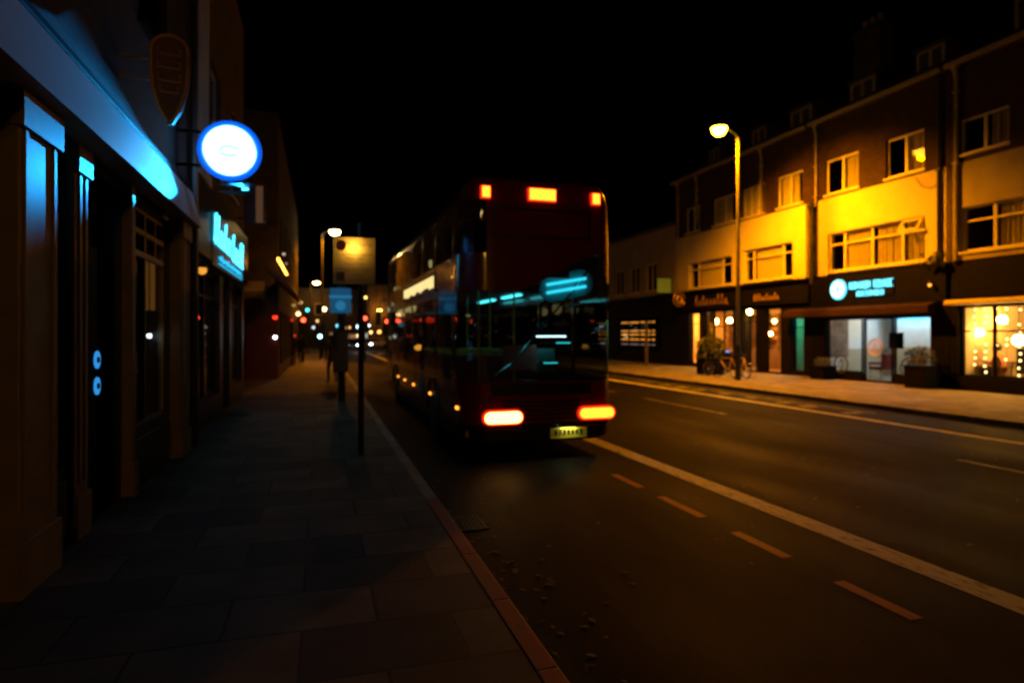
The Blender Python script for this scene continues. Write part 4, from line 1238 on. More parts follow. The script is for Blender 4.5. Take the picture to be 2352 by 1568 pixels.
def neon_word(y0, y1, zb, h, n, seed, talls):
    b = MB(); w = (y1 - y0) / n
    pts = []
    for k in range(n):
        hh = h if k in talls else h * .58
        yy = y0 + w * k
        pts += [(XS, yy, zb + .04), (XS + .01, yy + w * .35, zb + hh * .6), (XS + .012, yy + w * .5, zb + hh), (XS + .006, yy + w * .3, zb + hh * .92), (XS, yy + w * .36, zb + hh * .3), (XS, yy + w * .55, zb), (XS, yy + w * .8, zb + .03)]
    b.tube(pts, .014, 6)
    return b
zb = P(525, 590, X=XS).z
wd = (y1s - y0s)
neon_word(y0s, y0s + wd * .50, zb + .05, .62, 7, 1, (0, 1, 4)).build("neon_tube", M['e_neon'], t, smooth=True)
neon_word(y0s + wd * .55, y1s, zb - .02, .66, 6, 2, (0, 4, 5)).build("neon_tube", M['e_neon'], t, smooth=True)
nb = MB()
nb.tube([(XS, y0s + .6 + k * .1, zb - .18 + .05 * math.sin(k * 1.9) + .02 * math.sin(k * 5.1)) for k in range(int((wd - .8) / .1))], .014, 5)
nb.tube([(XS, y0s + .6, zb - .30), (XS, y1s - .3, zb - .30)], .012, 5)
nb.build("fine_tube", M['e_neon_dim'], t, smooth=True)
MB().box(XN + .122, XN + .135, y0s - .1, y1s + .1, zb - .4, zb + .75).build("back_plate", M['dark_blue'], t)
# things in its window
q = P(484, 735, X=XN - .5)
pendant("shop_lamp", q, .06, M['e_red'], "small red lamp in the dark blue shop window", None, 3.6)
q = P(484, 757, X=XN - .7)
pendant("shop_lamp", q, .035, emit("small amber bulb", (1, .6, .3), 1.2), "faint amber lamp under the red one in the dark blue shop window", None, 3.6)
q = P(531, 770, X=XN - .3)
pendant("shop_lamp", q, .05, emit("bluish lamp", (.25, .42, .8), .7), "dim bluish lamp at the far end of the dark blue shop window", None, 3.6)
wall_lamp(P(446, 620, X=XN + .14), L, emit("orange wall lamp", (1.0, .42, .05), .9), "orange wall lamp between the pub and the dark blue shop", r=.075, out=.12)
# vertical banner
BY = 18.6
q = P(590, 470, Y=BY)
t = thing("banner_sign", (q.x, BY, q.z - .5), "tall dull tan and blue banner sign above the neon script", "sign")
MB().box(q.x - .28, q.x + .22, BY - .05, BY + .05, q.z - .52, q.z + .52).build("board", mat("blue black sign paint", (.02, .02, .06), .4, .2, 4, 0), t)
MB().box(q.x - .02, q.x + .16, BY - .062, BY - .051, q.z - .5, q.z + .5).build("stripe", emit("dim tan lit stripe", (.30, .13, .06), .22), t)
MB().tube([(XN, BY, q.z + .4), (q.x - .28, BY, q.z + .4)], .025, 6).build("bracket", M['black_metal'], t)
MB().tube([(XN, BY, q.z - .4), (q.x - .28, BY, q.z - .4)], .025, 6).build("bracket", M['black_metal'], t)

# --- set back house, then the red painted end wall
hS = thing("setback_house", (-5.5, 23.5, 0), "dark set back house between the neon shop and the red end wall", "house")
facade("front_wall", -5.0, L, 20.05, 26.95, .1, 9.5, [(21.5, 22.7, .12, 2.4), (23.6, 25.4, 1, 2.6), (21.5, 22.7, 4.3, 6.2), (23.9, 25.1, 4.3, 6.2)], M['brick_dark'], hS)
for h in [(21.5, 22.7, .12, 2.4), (23.6, 25.4, 1, 2.6), (21.5, 22.7, 4.3, 6.2), (23.9, 25.1, 4.3, 6.2)]: window(hS, -5.0, L, *h, (), (.5,), M['dark_wood'], M['glass_dark'])
shell(hS, -5.0, L, 20.05, 26.95, 9.5, 6, M['brick_dark'])
XF = -1.62
hR = thing("far_shop_building", (XF, 34, 0), "far shop row with a dark red painted end wall facing the camera", "building")
MB().box(XF - 5, XF, 27.0, 27.2, .1, 3.5).build("red_end_wall", M['dark_red'], hR)
MB().box(XF - 5, XF, 27.0, 27.2, 3.5, 10.5).build("end_wall", M['brick_end'], hR)
fw_ = [(28 + 3.2 * k, 30.2 + 3.2 * k, .6, 2.9) for k in range(7)] + [(28.3 + 3.2 * k, 29.5 + 3.2 * k, 5, 7) for k in range(7)]
facade("front_wall", XF + .01, L, 27.2, 50, .1, 10.5, fw_, M['brick_dark'], hR)
for h in fw_: window(hR, XF, L, *h, (.5,), (), M['dark_wood'], M['glass_dark'], sill=False)
shell(hR, XF, L, 27.2, 50, 10.5, 8, M['brick_dark'])
MB().box(XF - 8, XF, 27.0, 50, 10.5, 10.8).build("roof", M['slate'], hR)
q = P(578, 665, Y=26.9)
t = thing("wall_board", (q.x, 26.9, q.z - .35), "dull tan notice board with a pale band on the red end wall", "sign")
MB().box(q.x - .47, q.x + .47, 26.9, 26.99, q.z - .34, q.z + .34).build("board", M['sign_tan'], t)
MB().box(q.x - .46, q.x + .46, 26.885, 26.899, q.z - .01, q.z + .03).build("band", M['sign_white'], t)
glyph = MB()
for r_ in range(2):
    for k in range(7): glyph.box(q.x - .4 + k * .1, q.x - .33 + k * .1, 26.89, 26.899, q.z - .17 - r_ * .12, q.z - .1 - r_ * .12)
glyph.build("lettering", M['sign_black'], t)
# corner lamps of the red end wall and lamps along the far shops
for (u, v, m_, lab, r) in ((632, 728, 'e_red', "red lamp at the corner of the red end wall", .09), (632, 774, 'e_white', "white lamp low at the corner of the red end wall", .07)):
    wall_lamp(P(u, v, Y=26.95), 0, M[m_], lab, None, r, .0)
def lamp_on_far(u, v, m_, lab, r=.10, X=XF):
    return wall_lamp(P(u, v, X=X), L, m_ if not isinstance(m_, str) else M[m_], lab, "lamps along the far left shops", r, .2)
lamp_on_far(640, 583, emit("dim white lamp", (.8, .65, .45), .8), "dim whitish wall lamp highest on the far left shops", .06)
lamp_on_far(646, 605, emit("dimmer white lamp", (.6, .45, .3), .5), "fainter wall lamp just below the highest one on the far left shops", .06)
lamp_on_far(678, 720, 'e_warm_mid', "yellow wall lamp low beside the red traffic signal", .14)
lamp_on_far(684, 694, emit("yellow lamp", (1, .7, .25), 2.5), "yellow wall lamp above the red traffic signal", .13)
lamp_on_far(666, 700, emit("faint yellow lamp", (.7, .5, .15), .6), "faint yellow wall lamp left of the brighter ones on the far shops", .10)
aw = MB(); y0 = YX(642, XF + .4); y1 = YX(664, XF + .4)
aw.prism([(XF + .02, 4.1), (XF + .9, 3.2), (XF + .9, 3.12), (XF + .02, 3.9)], 'y', y0, y1)
tag(aw.build("shop_awning", mat("rust awning cloth", (.40, .15, .04), .8, .2, 5, .05)), "rust orange awning on the far left shop row", "awning")
wl = MB().box(XF + .3, XF + .36, y0 + .4, y1 - .4, 4.3, 4.36)
tag(wl.build("awning_light", emit("orange awning lamp", (1.0, .35, .04), 9)), "orange strip light above the rust awning", "light")
h2 = thing("far_house", (-3, 62, 0), "farthest dark house on the left side before the junction", "house")
facade("front_wall", -2.4, L, 50.1, 74, .1, 10, [(52 + 4 * k, 53.6 + 4 * k, 4.6, 6.4) for k in range(5)], M['brick_dark'], h2)
for k in range(5): window(h2, -2.4, L, 52 + 4 * k, 53.6 + 4 * k, 4.6, 6.4, (), (.5,), M['upvc'], M['glass_dark'])
shell(h2, -2.4, L, 50.1, 74, 10, 8, M['brick_dark'])
MB().box(-10.6, -2.3, 50.1, 74.2, 10, 10.3).build("roof", M['slate'], h2)

# ---------------------------------------------------------------- end of the street
YE = 104
hE = thing("end_terrace", (5, YE, 0), "dark terrace with small lit shop windows closing the street end", "building")
b = MB(); b.box(-30, 60, YE, YE + .3, .1, 9.0); b.build("front_wall", M['brick_end'], hE)
b = MB(); b.box(-30, 60, YE + .3, YE + 8, 8.6, 9.2); b.build("roof", M['slate'], hE)
for k in range(10):
    x = -14 + k * 4.4
    f = MB(); f.box(x, x + 1.3, YE - .03, YE, 5, 6.8); f = f.build("window", M['upvc'], hE)
    MB().box(x + .1, x + 1.2, YE - .04, YE - .031, 5.1, 6.7).build("pane", M['glass_dark'], f)
for k, (u0, u1, v0, v1, c, s) in enumerate(((757, 800, 763, 784, (.9, .7, .5), .10), (800, 832, 768, 790, (1, .55, .2), .22), (832, 846, 760, 790, (.8, .95, .8), .9), (846, 880, 764, 790, (1.0, .55, .2), .4), (884, 910, 764, 790, (1.0, .6, .2), .55))):
    a, c_ = P(u0, v1, Y=YE - .05), P(u1, v0, Y=YE - .05)
    f = MB(); f.box(a.x - .1, c_.x + .1, YE - .06, YE - .002, a.z - .1, c_.z + .1)
    f = f.build("shop_window", M['dark_wood'], hE)
    MB().box(a.x, c_.x, YE - .08, YE - .061, a.z, c_.z).build("lit_pane", emit("far shop pane", c, s), f)
# tall building glowing orange
q0, q1 = P(846, 600, Y=YE - 3), P(896, 600, Y=YE - 3)
hO = thing("corner_tower_house", ((q0.x + q1.x) / 2, YE - 1.5, 0), "tall narrow corner house glowing orange at the street end", "house")
b = MB(); b.box(q0.x, q1.x, YE - 3, YE - .1, .1, 9.6); b.build("wall", mat("ochre render", (.5, .34, .18), .85, .2, 1.2, .1), hO)
b = MB()
for k in range(4): b.box(q0.x - .02 + k * (q1.x - q0.x) / 3.05, q0.x + .25 + k * (q1.x - q0.x) / 3.05, YE - 3.12, YE - 3.001, .3, 9.4)
b.build("pilaster", M['tan_wood'], hO)
MB().box(q0.x - .3, q1.x + .3, YE - 3.3, YE - .1, 9.6, 9.9).build("roof", M['slate'], hO)
wall_l = thing("wall_lamp", (q0.x + 1.6, YE - 3.6, 6.0), "orange floodlight on the corner house at the street end", "lamp")
MB().box(q0.x + 1.3, q0.x + 1.9, YE - 4.3, YE - 4.1, 5.6, 5.75).build("lens", emit("orange flood lens", (1, .4, .06), 40), wall_l)
MB().tube([(q0.x + 1.6, YE - 4.2, 5.78), (q0.x + 1.6, YE - 3, 5.9)], .05, 6).build("bracket", M['black_metal'], wall_l)


# ---------------------------------------------------------------- traffic signals, signs and posts
def signal(x, y, h, label, lens, group="traffic signals at the junction"):
    t = thing("traffic_light", (x, y, .0), label, "traffic light", group)
    MB().tube([(x, y, .0), (x, y, h + .2)], .06, 10).build("pole", M['black_metal'], t)
    hd = MB().box(x - .16, x + .16, y - .3, y - .08, h - .95, h + .2).build("housing", M['black_metal'], t, bevel=.03)
    MB().box(x - .28, x + .28, y - .10, y - .085, h - 1.05, h + .3).build("backing_board", M['black_metal'], t)
    for k, mm in enumerate(lens):
        z = h - .0 - k * .32
        MB().lathe((x, y - .3, z), [(.135, 0), (.125, .03)], axis=(0, -1, 0), n=14).build("lens", M[mm], hd)
        MB().tube([(x + .14 * math.cos(a), y - .38, z + .14 * math.sin(a)) for a in (0, .5, 1.05, 1.57, 2.1, 2.64, 3.14)], .012, 5).build("hood", M['black_metal'], hd)
    return t
M['lens_off'] = mat("unlit lens", (.02, .02, .02), .3, .1, 5, 0)
M['e_cyan_lamp'] = emit("cyan signal lens", (.35, .85, 1.0), 9)
M['e_redsig'] = emit("red signal", (1.0, .06, .02), 9)
q = P(697, 735, Y=43); signal(q.x, q.y, q.z, "red traffic light left of the street lamp pole on the pavement", ('e_redsig', 'lens_off', 'lens_off'))
q = P(838, 731, Y=46); signal(q.x, q.y, q.z, "red traffic light just right of the parking sign post", ('e_redsig', 'lens_off', 'lens_off'))
q = P(888, 738, Y=48); signal(q.x, q.y, q.z, "red traffic light close to the front of the bus", ('e_redsig', 'lens_off', 'lens_off'))
q = P(735, 771, Y=47); signal(q.x, q.y, q.z + .6, "pale cyan lit crossing signal on the left kerb", ('lens_off', 'lens_off', 'e_cyan_lamp'))
q = P(600 + 3, 738, Y=60)


def small_lamp(u, v, Y, c, s, r, lab):
    q = P(u, v, Y=Y)
    t = thing("globe_lamp", (q.x, q.y, 0), lab, "lamp", "small lamps at the junction")
    MB().ball((q.x, q.y, q.z), r, 12).build("globe", emit("junction globe", c, s), t, smooth=True)
    MB().tube([(q.x, q.y, 0), (q.x, q.y, q.z - r * .8)], .05, 8).build("post", M['black_metal'], t)
for a in ((775, 748, 70, (.1, .6, .8), 3, .16, "small cyan globe lamp nearest the dark sign post"), (783, 745, 72, (.9, .9, .7), 2, .14, "small white globe lamp beside the cyan one"),
          (823, 750, 74, (.5, .75, 1.0), 6, .2, "bluish globe lamp left of the parking sign post"), (844, 747, 74, (.75, .85, 1.0), 10, .26, "large bluish white globe lamp right of the parking sign post"),
          (836, 755, 76, (.2, .5, .8), 4, .2, "blue globe lamp half behind the parking sign post"), (706, 712, 66, (.05, .7, .8), 5, .16, "teal globe lamp above the pavement walkers"),
          (745, 710, 70, (1, .75, .35), 7, .22, "yellow globe lamp left of the blue bus stop flag"), (898, 775, 64, (1, .75, .3), 5, .16, "yellow globe lamp close to the bus front"),
          (840, 683, 92, (1.0, .6, .15), 5, .18, "small orange lamp high above the junction"), (907, 772, 66, (.9, .9, .9), 5, .16, "white globe lamp touching the bus front")):
    small_lamp(*a)
for a in ((792, 753, 80, (1, .6, .25), 2.5, .15, "small amber globe lamp left of the oncoming headlights"), (803, 752, 81, (1, .5, .15), 2, .14, "dim amber globe lamp right of the other amber one"),
          (777, 773, 72, (1, .55, .15), 4, .17, "low amber globe lamp by the dark sign post"), (823, 771, 70, (1, .7, .3), 4, .17, "yellow globe lamp right of the oncoming headlights"),
          (852, 763, 80, (1, .65, .2), 4, .17, "yellow globe lamp over the white crossing car"), (890, 762, 72, (1, .75, .3), 7, .2, "bright yellow globe lamp above the silver van"),
          (897, 752, 86, (.7, .6, .4), 2, .16, "dim globe lamp over the bright yellow one by the bus"), (871, 762, 84, (1, .45, .1), 4, .22, "orange globe lamp before the glowing corner house"),
          (677, 771, 40, (1, .04, .02), 1.2, .06, "dim red globe lamp low beside the walking person"), (671, 735, 38, (1, .05, .02), .8, .08, "dim red globe lamp left of the red traffic light"),
          (720, 752, 76, (.6, .7, .8), 2, .16, "pale globe lamp over the far pavement"), (729, 737, 88, (1, .6, .2), 2, .18, "faint amber globe lamp far along the pavement")):
    small_lamp(*a)

# parking restriction sign on its post
py = 9.6
q = P(829, 700, Y=py)
t = thing("parking_sign", (q.x, py, .12), "grey restriction sign plate on a black post near the kerb", "sign")
MB().tube([(q.x, py, .12), (q.x, py, 3.55)], .043, 12).build("post", M['black_metal'], t)
c = P(814, 599, Y=py - .06)
pw, ph = .30, .345
MB().box(c.x - pw, c.x + pw, py - .065, py - .055, c.z - ph, c.z + ph).build("plate", mat("grey sign sheet", (.16, .15, .13), .09, .06, 3, .0, spec=.9), t, bevel=.004)
bd = MB()
x0, x1 = c.x - pw + .02, c.x + pw - .02
for zz in (.09, -.115): bd.box(x0, x1, py - .07, py - .0655, c.z + zz - .004, c.z + zz + .004)
bd.box(c.x - pw + .04, c.x - pw + .16, py - .07, py - .0655, c.z - .30, c.z - .17)
bd.build("printed_lines", M['sign_black'], t)
MB().lathe((c.x - pw + .11, py - .0655, c.z + .22), [(.075, 0), (.075, .004)], axis=(0, -1, 0), n=20).build("red_roundel", M['sign_red'], t)
for (s_, sz, xx, zz, al) in (("No stopping", .075, .06, .245, 'CENTER'), ("Mon - Sat", .06, .0, .03, 'CENTER'), ("7 am - 7 pm", .06, .0, -.05, 'CENTER'), ("Except 10 am - 4 pm", .048, .0, -.145, 'CENTER'),
                         ("Loading", .05, .04, -.205, 'CENTER'), ("max 20 mins", .05, .06, -.28, 'CENTER')):
    text_obj("wording", s_, sz, frame_M((c.x + xx, py - .067, c.z + zz), (1, 0, 0), (0, 0, 1)), M['sign_black'], t, .0015)
MB().box(q.x - .06, q.x + .06, py - .054, py + .05, c.z + .15, c.z + .19).box(q.x - .06, q.x + .06, py - .054, py + .05, c.z - .19, c.z - .15).build("clip", M['steel'], t)

# blue bus stop flag on a second post, its glow put into the colour
py = 17.6
q = P(785, 800, Y=py)
t = thing("bus_stop", (q.x, py, .12), "blue bus stop flag with painted glow and a pale band on a black post", "bus stop")
MB().tube([(q.x, py, .12), (q.x, py, 3.6)], .10, 12).build("post", M['black_metal'], t)
c = P(782, 690, Y=py - .05)
MB().box(c.x - .27, c.x + .27, py - .13, py - .102, c.z - .34, c.z + .33).build("flag", M['e_blue_sign'], t, bevel=.01)
MB().box(c.x - .29, c.x + .29, py - .14, py - .131, c.z + .06, c.z + .13).build("band", M['e_blue_band'], t)
MB().lathe((c.x, py - .131, c.z - .14), [(.13, 0), (.13, .006)], axis=(0, -1, 0), n=20).build("roundel", M['e_blue_band'], t)
MB().box(c.x - .2, c.x + .2, py - .16, py - .102, .9, 2.0).build("timetable_case", M['black_metal'], t, bevel=.01)
# bollards
for k, yb_ in enumerate((31.0, 36.5)):
    b = MB(); b.lathe((.75, yb_, .12), [(.11, 0), (.11, .1), (.08, .15), (.07, .8), (.10, .85), (.10, .95), (.03, 1.02)], n=12)
    tag(b.build("bollard", M['black_metal']), ("nearer black bollard at the left kerb behind the bus stop", "farther black bollard at the left kerb behind the bus stop")[k], "bollard", "kerb bollards")


# ---------------------------------------------------------------- the bus
BXL, BXR, BYR, BYF = 2.0, 4.5, 9.1, 20.3
bus = thing("double_decker_bus", ((BXL + BXR) / 2, (BYR + BYF) / 2, 0), "dark red double decker bus seen from behind with orange tail lights", "bus")
rc = .38
plan = []          # (x, y, nx, ny, lower window, upper window) for the segment that starts here


def cor(cx_, cy_, a0, a1, low, up, n=6):
    for k in range(n):
        a = R(a0 + (a1 - a0) * k / n)
        plan.append([cx_ + rc * math.cos(a), cy_ + rc * math.sin(a), math.cos(a), math.sin(a), low, up])
# left side going forward (normal -x)
ysL = [BYR + rc, 9.75, 9.85, 11.35, 11.45, 12.9, 13.0, 14.4, 14.5, 15.9, 16.0, 17.4, 17.5, 18.9, 19.0, BYF - rc]
lowL = [True, False, True, False, True, False, True, False, True, False, True, False, True, False, True]
upL = [True, False, True, False, True, False, True, False, True, False, True, False, True, False, True]
for k in range(len(ysL) - 1):
    plan.append([BXL, ysL[k], -1, 0, lowL[k], upL[k]])
cor(BXL + rc, BYF - rc, 180, 90, True, True)
plan.append([BXL + rc, BYF, 0, 1, True, True])
cor(BXR - rc, BYF - rc, 90, 0, True, True)
ysR = [BYF - rc, 18.9, 18.8, 16.8, 16.7, 14.7, 14.6, 12.8, 12.7, 10.9, 10.8, BYR + rc]
for k in range(len(ysR) - 1):
    plan.append([BXR, ysR[k], 1, 0, k % 2 == 0, k % 2 == 0])
cor(BXR - rc, BYR + rc, 0, -90, True, False)
nr = 10
for k in range(nr):
    plan.append([BXR - rc + (BXL + rc - BXR + rc) * k / nr, BYR, 0, -1, True, False])
cor(BXL + rc, BYR + rc, -90, -180, True, True)
NP = len(plan)


def z2(x, y):
    if y < 9.6:
        s = max(0, min(1, (x - 2.7) / 1.6)); s = s * s * (3 - 2 * s)
        return 2.55 + .62 * s
    if x > 4.3 and y < 12.8: return 3.17 - .62 * max(0, min(1, (y - 9.6) / 3.0))
    return 2.55


def z1(x, y):
    return 1.18


rows = [(lambda x, y: .30, .03), (lambda x, y: .55, 0), (z1, 0), (z2, 0), (lambda x, y: max(3.12, z2(x, y) + .22), .0), (lambda x, y: 3.92, .02), (lambda x, y: 4.12, .06), (lambda x, y: 4.26, .16), (lambda x, y: 4.34, .38), (lambda x, y: 4.37, .8)]


def bp(i, r_):
    x, y, nx, ny = plan[i % NP][:4]
    f, ins = rows[r_]
    return (x - nx * ins, y - ny * ins, f(x, y))


body = MB(); runs = {2: [], 3.5: []}
for i in range(NP):
    for r_ in range(len(rows) - 1):
        quad = [bp(i, r_), bp(i + 1, r_), bp(i + 1, r_ + 1), bp(i, r_ + 1)]
        if r_ == 2 and plan[i][4]: continue
        if r_ == 4 and plan[i][5]: continue
        body.face(quad, 1 if r_ == 0 else 0)
body.face([bp(i, len(rows) - 1) for i in range(NP)])
body.face([bp(i, 0) for i in range(NP)][::-1], 1)
bm_o = body.build("body", [M['bus_red'], M['bus_dark']], bus, recalc=False)
me = bm_o.data; bmx = bmesh.new(); bmx.from_mesh(me); bmesh.ops.remove_doubles(bmx, verts=bmx.verts, dist=.0005); bmesh.ops.recalc_face_normals(bmx, faces=bmx.faces); bmx.to_mesh(me); bmx.free()
for p_ in me.polygons: p_.use_smooth = True
sm = bm_o.modifiers.new("solid", 'SOLIDIFY'); sm.thickness = .035; sm.offset = -1
es = bm_o.modifiers.new("edges", 'EDGE_SPLIT'); es.split_angle = R(28)
for r_, idx in ((2, 4), (4, 5)):
    i = 0
    start = next(k for k in range(NP) if not plan[k][idx])
    run = []
    for k in range(start, start + NP + 1):
        if plan[k % NP][idx] and k < start + NP: run.append(k % NP)
        elif run:
            g = MB()
            for q_ in run: g.face([bp(q_, r_), bp(q_ + 1, r_), bp(q_ + 1, r_ + 1), bp(q_, r_ + 1)])
            rear = any(plan[q_][1] < 9.2 for q_ in run) and r_ == 2
            g.build("rear_window" if rear else "window", M['bus_glass'], bus, smooth=True, recalc=False)
            run = []
# black waist and cant rails on the rear
MB().box(BXL + .45, BXR - .45, BYR - .012, BYR - .002, .98, 1.15).build("waist_rail", M['bus_dark'], bus, bevel=.004)
for k in range(5):
    MB().box(BXL + .62, BXR - .62, BYR - .010, BYR - .001, .60 + k * .065, .63 + k * .065).build("grille_slat", M['bus_dark'], bus)
for xx in (BXL + .42, BXR - .42):
    MB().box(xx - .004, xx + .004, BYR - .004, BYR - .0005, .52, .97).build("panel_seam", M['bus_dark'], bus)
MB().box(BXL + .4, BXR - .4, BYR - .004, BYR - .0005, 3.86, 3.868).build("panel_seam", M['bus_dark'], bus)
ad = MB(); ad.box(BXL + .45, BXR - .45, BYR - .008, BYR - .001, 3.36, 3.40); ad.box(BXL + .45, BXR - .45, BYR - .008, BYR - .001, 3.78, 3.82); ad.box(BXL + .45, BXL + .49, BYR - .008, BYR - .001, 3.40, 3.78); ad.box(BXR - .49, BXR - .45, BYR - .008, BYR - .001, 3.40, 3.78)
ad.build("poster_frame", M['bus_dark'], bus)
# rear bumper, engine panel lines
MB().box(BXL + .3, BXR - .3, BYR - .05, BYR + .05, .28, .5).build("rear_bumper", M['bus_dark'], bus, bevel=.03)
# decks and interior
MB().box(BXL + .08, BXR - .08, BYR + .12, BYF - .15, .36, .46).build("lower_deck", M['bus_in'], bus)
MB().box(BXL + .08, BXR - .75, BYR + .12, BYF - .15, 2.78, 2.95).build("upper_deck", M['bus_in'], bus)
MB().box(BXR - .75, BXR - .08, BYR + 3.2, BYF - .15, 2.78, 2.95).build("upper_deck", M['bus_in'], bus)


def bus_seat(x, y, z, flip=1):
    s = MB(); s.box(x - .22, x + .22, y - .2, y + .2, z, z + .1); s.box(x - .22, x + .22, y - flip * .2, y - flip * .29, z, z + .68)
    o = s.build("seat", M['moquette'], bus, bevel=.03)
    MB().tube([(x - .2, y - flip * .25, z + .7), (x + .2, y - flip * .25, z + .7)], .016, 6).build("grab_rail", M['e_rail'], o)


M['e_rail'] = mat("bright yellow rail", (.7, .5, .05), .3, .1, 5, 0)
for y in (10.9, 11.8, 12.7, 13.6, 15, 16):
    for x in (BXL + .45, BXL + .92):
        bus_seat(x, y, .85)
    if y > 12.6:
        for x in (BXR - .45, BXR - .92): bus_seat(x, y, .85)
for y in (10.2, 11.2, 12.2, 13.2, 14.2, 15.2):
    for x in (BXL + .45, BXL + .92): bus_seat(x, y, 3.05)
# staircase rising to the right behind the rear glass, each tread with a lit edge
for k in range(7):
    xx0 = BXL + .75 + k * .22; zz = .5 + k * .32
    st = MB().box(xx0, xx0 + .26, BYR + .42, BYR + 1.15, zz - .04, zz).build("stair_tread", M['bus_dark'], bus)
    if k in (2, 3, 4):
        MB().tube([(xx0 + .01, BYR + .41, zz - .015), (xx0 + .25, BYR + .41, zz - .015)], .009, 6).build("tread_light", M['e_teal'], st)
hr = MB(); hr.tube([(BXL + .6, BYR + .4, 1.25), (BXL + .9, BYR + .4, 1.45), (BXL + 2.2, BYR + .4, 2.95)], .018, 8)
hr.build("handrail", M['chrome'], bus)
for (x, y) in ((BXL + .55, 10.3), (BXL + 1.2, 10.4), (BXL + 1.2, 12), (BXL + 1.2, 14)):
    MB().tube([(x, y, .46), (x, y, 2.78)], .017, 8).build("pole", M['e_rail'], bus)
M["e_ceil"] = emit("bus ceiling lamp", (.07, .72, .80), 5.0)
M["e_teal_t"] = emit("reflection lamp tube", (.03, .62, .80), 3.0)
# lamps inside
def capsule(u0, u1, v0, v1, Y, m, name, tilt=0.0, depth=.05):
    a, c_ = P(u0, v1, Y=Y), P(u1, v0, Y=Y)
    hh = (c_.z - a.z) / 2; zc = (a.z + c_.z) / 2; pts = []
    n = 10
    for k in range(n + 1):
        t_ = math.pi / 2 + math.pi * k / n
        pts.append((a.x + hh + hh * math.cos(t_), zc - tilt / 2 + hh * math.sin(t_)))
    for k in range(n + 1):
        t_ = -math.pi / 2 + math.pi * k / n
        pts.append((c_.x - hh + hh * math.cos(t_), zc + tilt / 2 + hh * math.sin(t_)))
    return MB().prism(pts, 'y', Y, Y + depth).build(name, m, bus)
slc = capsule(1240, 1362, 626, 686, BYR + .40, mat("lamp reflector", (.25, .55, .6), .4, .1, 4, .0), "reflection_lamp", tilt=.10)  # added lamp standing for the cyan sign reflected in the rear glass
for dz in (-.06, .07):
    a, c_ = P(1256, 664, Y=BYR + .35), P(1346, 649, Y=BYR + .35)
    MB().tube([a + Vector((0, 0, dz)), c_ + Vector((0, 0, dz))], .022, 8).build("lamp_tube", M['e_teal_t'], slc, smooth=True)
for (x, y0, y1) in ((BXL + .35, 10.2, 11.3), (BXL + .35, 12.0, 13.1), (BXL + .35, 14, 15.5), (BXR - .4, 12.9, 14.2), (BXR - .4, 15, 16.5)):
    MB().box(x - .05, x + .05, y0, y1, 2.73, 2.765).build("ceiling_lamp", M["e_ceil"], bus)
# coloured panels added for the pink and teal glow behind the rear glass
a, c_ = P(1158, 850, Y=9.62), P(1232, 792, Y=9.62)
MB().box(a.x, c_.x, 9.62, 9.65, a.z, c_.z).build("lit_panel", mat("pale pink panel", (.6, .35, .34), .6, .2, 5, 0), bus)
a, c_ = P(1228, 855, Y=9.7), P(1275, 800, Y=9.7)
MB().box(a.x, c_.x, 9.70, 9.73, a.z, c_.z).build("lit_panel", mat("teal panel", (.08, .45, .45), .6, .2, 5, 0), bus)
lamp_p = MB().box(BXL + 1.3, BXL + 1.80, 9.50, 9.52, 1.86, 1.88).build("panel_fill_lamp", emit("panel fill lamp", (.6, .95, 1.0), 7), bus)  # lamp bar added for a white streak and to brighten the panels
# tail lamps, brake lamps, plate
def pill(cx_, cz, w, h, y0, y1, n=8):
    r_ = h / 2; pts = []
    for k in range(n + 1): pts.append((cx_ - w / 2 + r_ + r_ * math.cos(math.pi / 2 + math.pi * k / n), cz + r_ * math.sin(math.pi / 2 + math.pi * k / n)))
    for k in range(n + 1): pts.append((cx_ + w / 2 - r_ + r_ * math.cos(-math.pi / 2 + math.pi * k / n), cz + r_ * math.sin(-math.pi / 2 + math.pi * k / n)))
    return MB().prism(pts, 'y', y0, y1)


def tail(cx_, cz, w, h, hot):
    o = pill(cx_, cz, w + .06, h + .06, BYR - .055, BYR + .02).build("tail_light", M['e_red_dim'], bus)
    pill(cx_, cz, w, h, BYR - .07, BYR - .056).build("lens", M['e_tail_hot'] if hot else M['e_tail'], o, bevel=.006)
tail(BXL + .62, .66, .58, .17, True)
tail(BXR - .36, .68, .58, .16, False)
def high(cx_, cz, w, h):
    o = MB().box(cx_ - w / 2 - .02, cx_ + w / 2 + .02, BYR - .02, BYR + .06, cz - h / 2 - .02, cz + h / 2 + .02).build("high_level_light", M['e_red_dim'], bus, bevel=.012)
    MB().box(cx_ - w / 2, cx_ + w / 2, BYR - .034, BYR - .021, cz - h / 2, cz + h / 2).build("lens", M['e_tail'], o, bevel=.012)
high(BXL + .36, 4.02, .12, .16); high((BXL + BXR) / 2, 4.03, .42, .17); high(BXR - .36, 4.02, .12, .16)
q = P(1303, 1003, Y=BYR)
pl = MB().box(q.x - .30, q.x + .30, BYR - .066, BYR - .052, .31, .47).build("number_plate", M['plate_yellow'], bus, bevel=.006)
g = MB()
for k in range(7):
    g.box(q.x - .23 + k * .068, q.x - .19 + k * .068, BYR - .071, BYR - .0665, .365, .445)
g.build("plate_marks", M['sign_black'], pl)
MB().box(q.x - .16, q.x + .16, BYR - .15, BYR - .052, .506, .53).box(q.x - .16, q.x + .16, BYR - .15, BYR - .14, .49, .506).build("plate_lamp_hood", M['bus_dark'], bus)
MB().box(q.x - .12, q.x + .12, BYR - .13, BYR - .08, .498, .503).build("plate_lamp", emit("plate lamp", (.95, 1.0, .55), 22), bus)
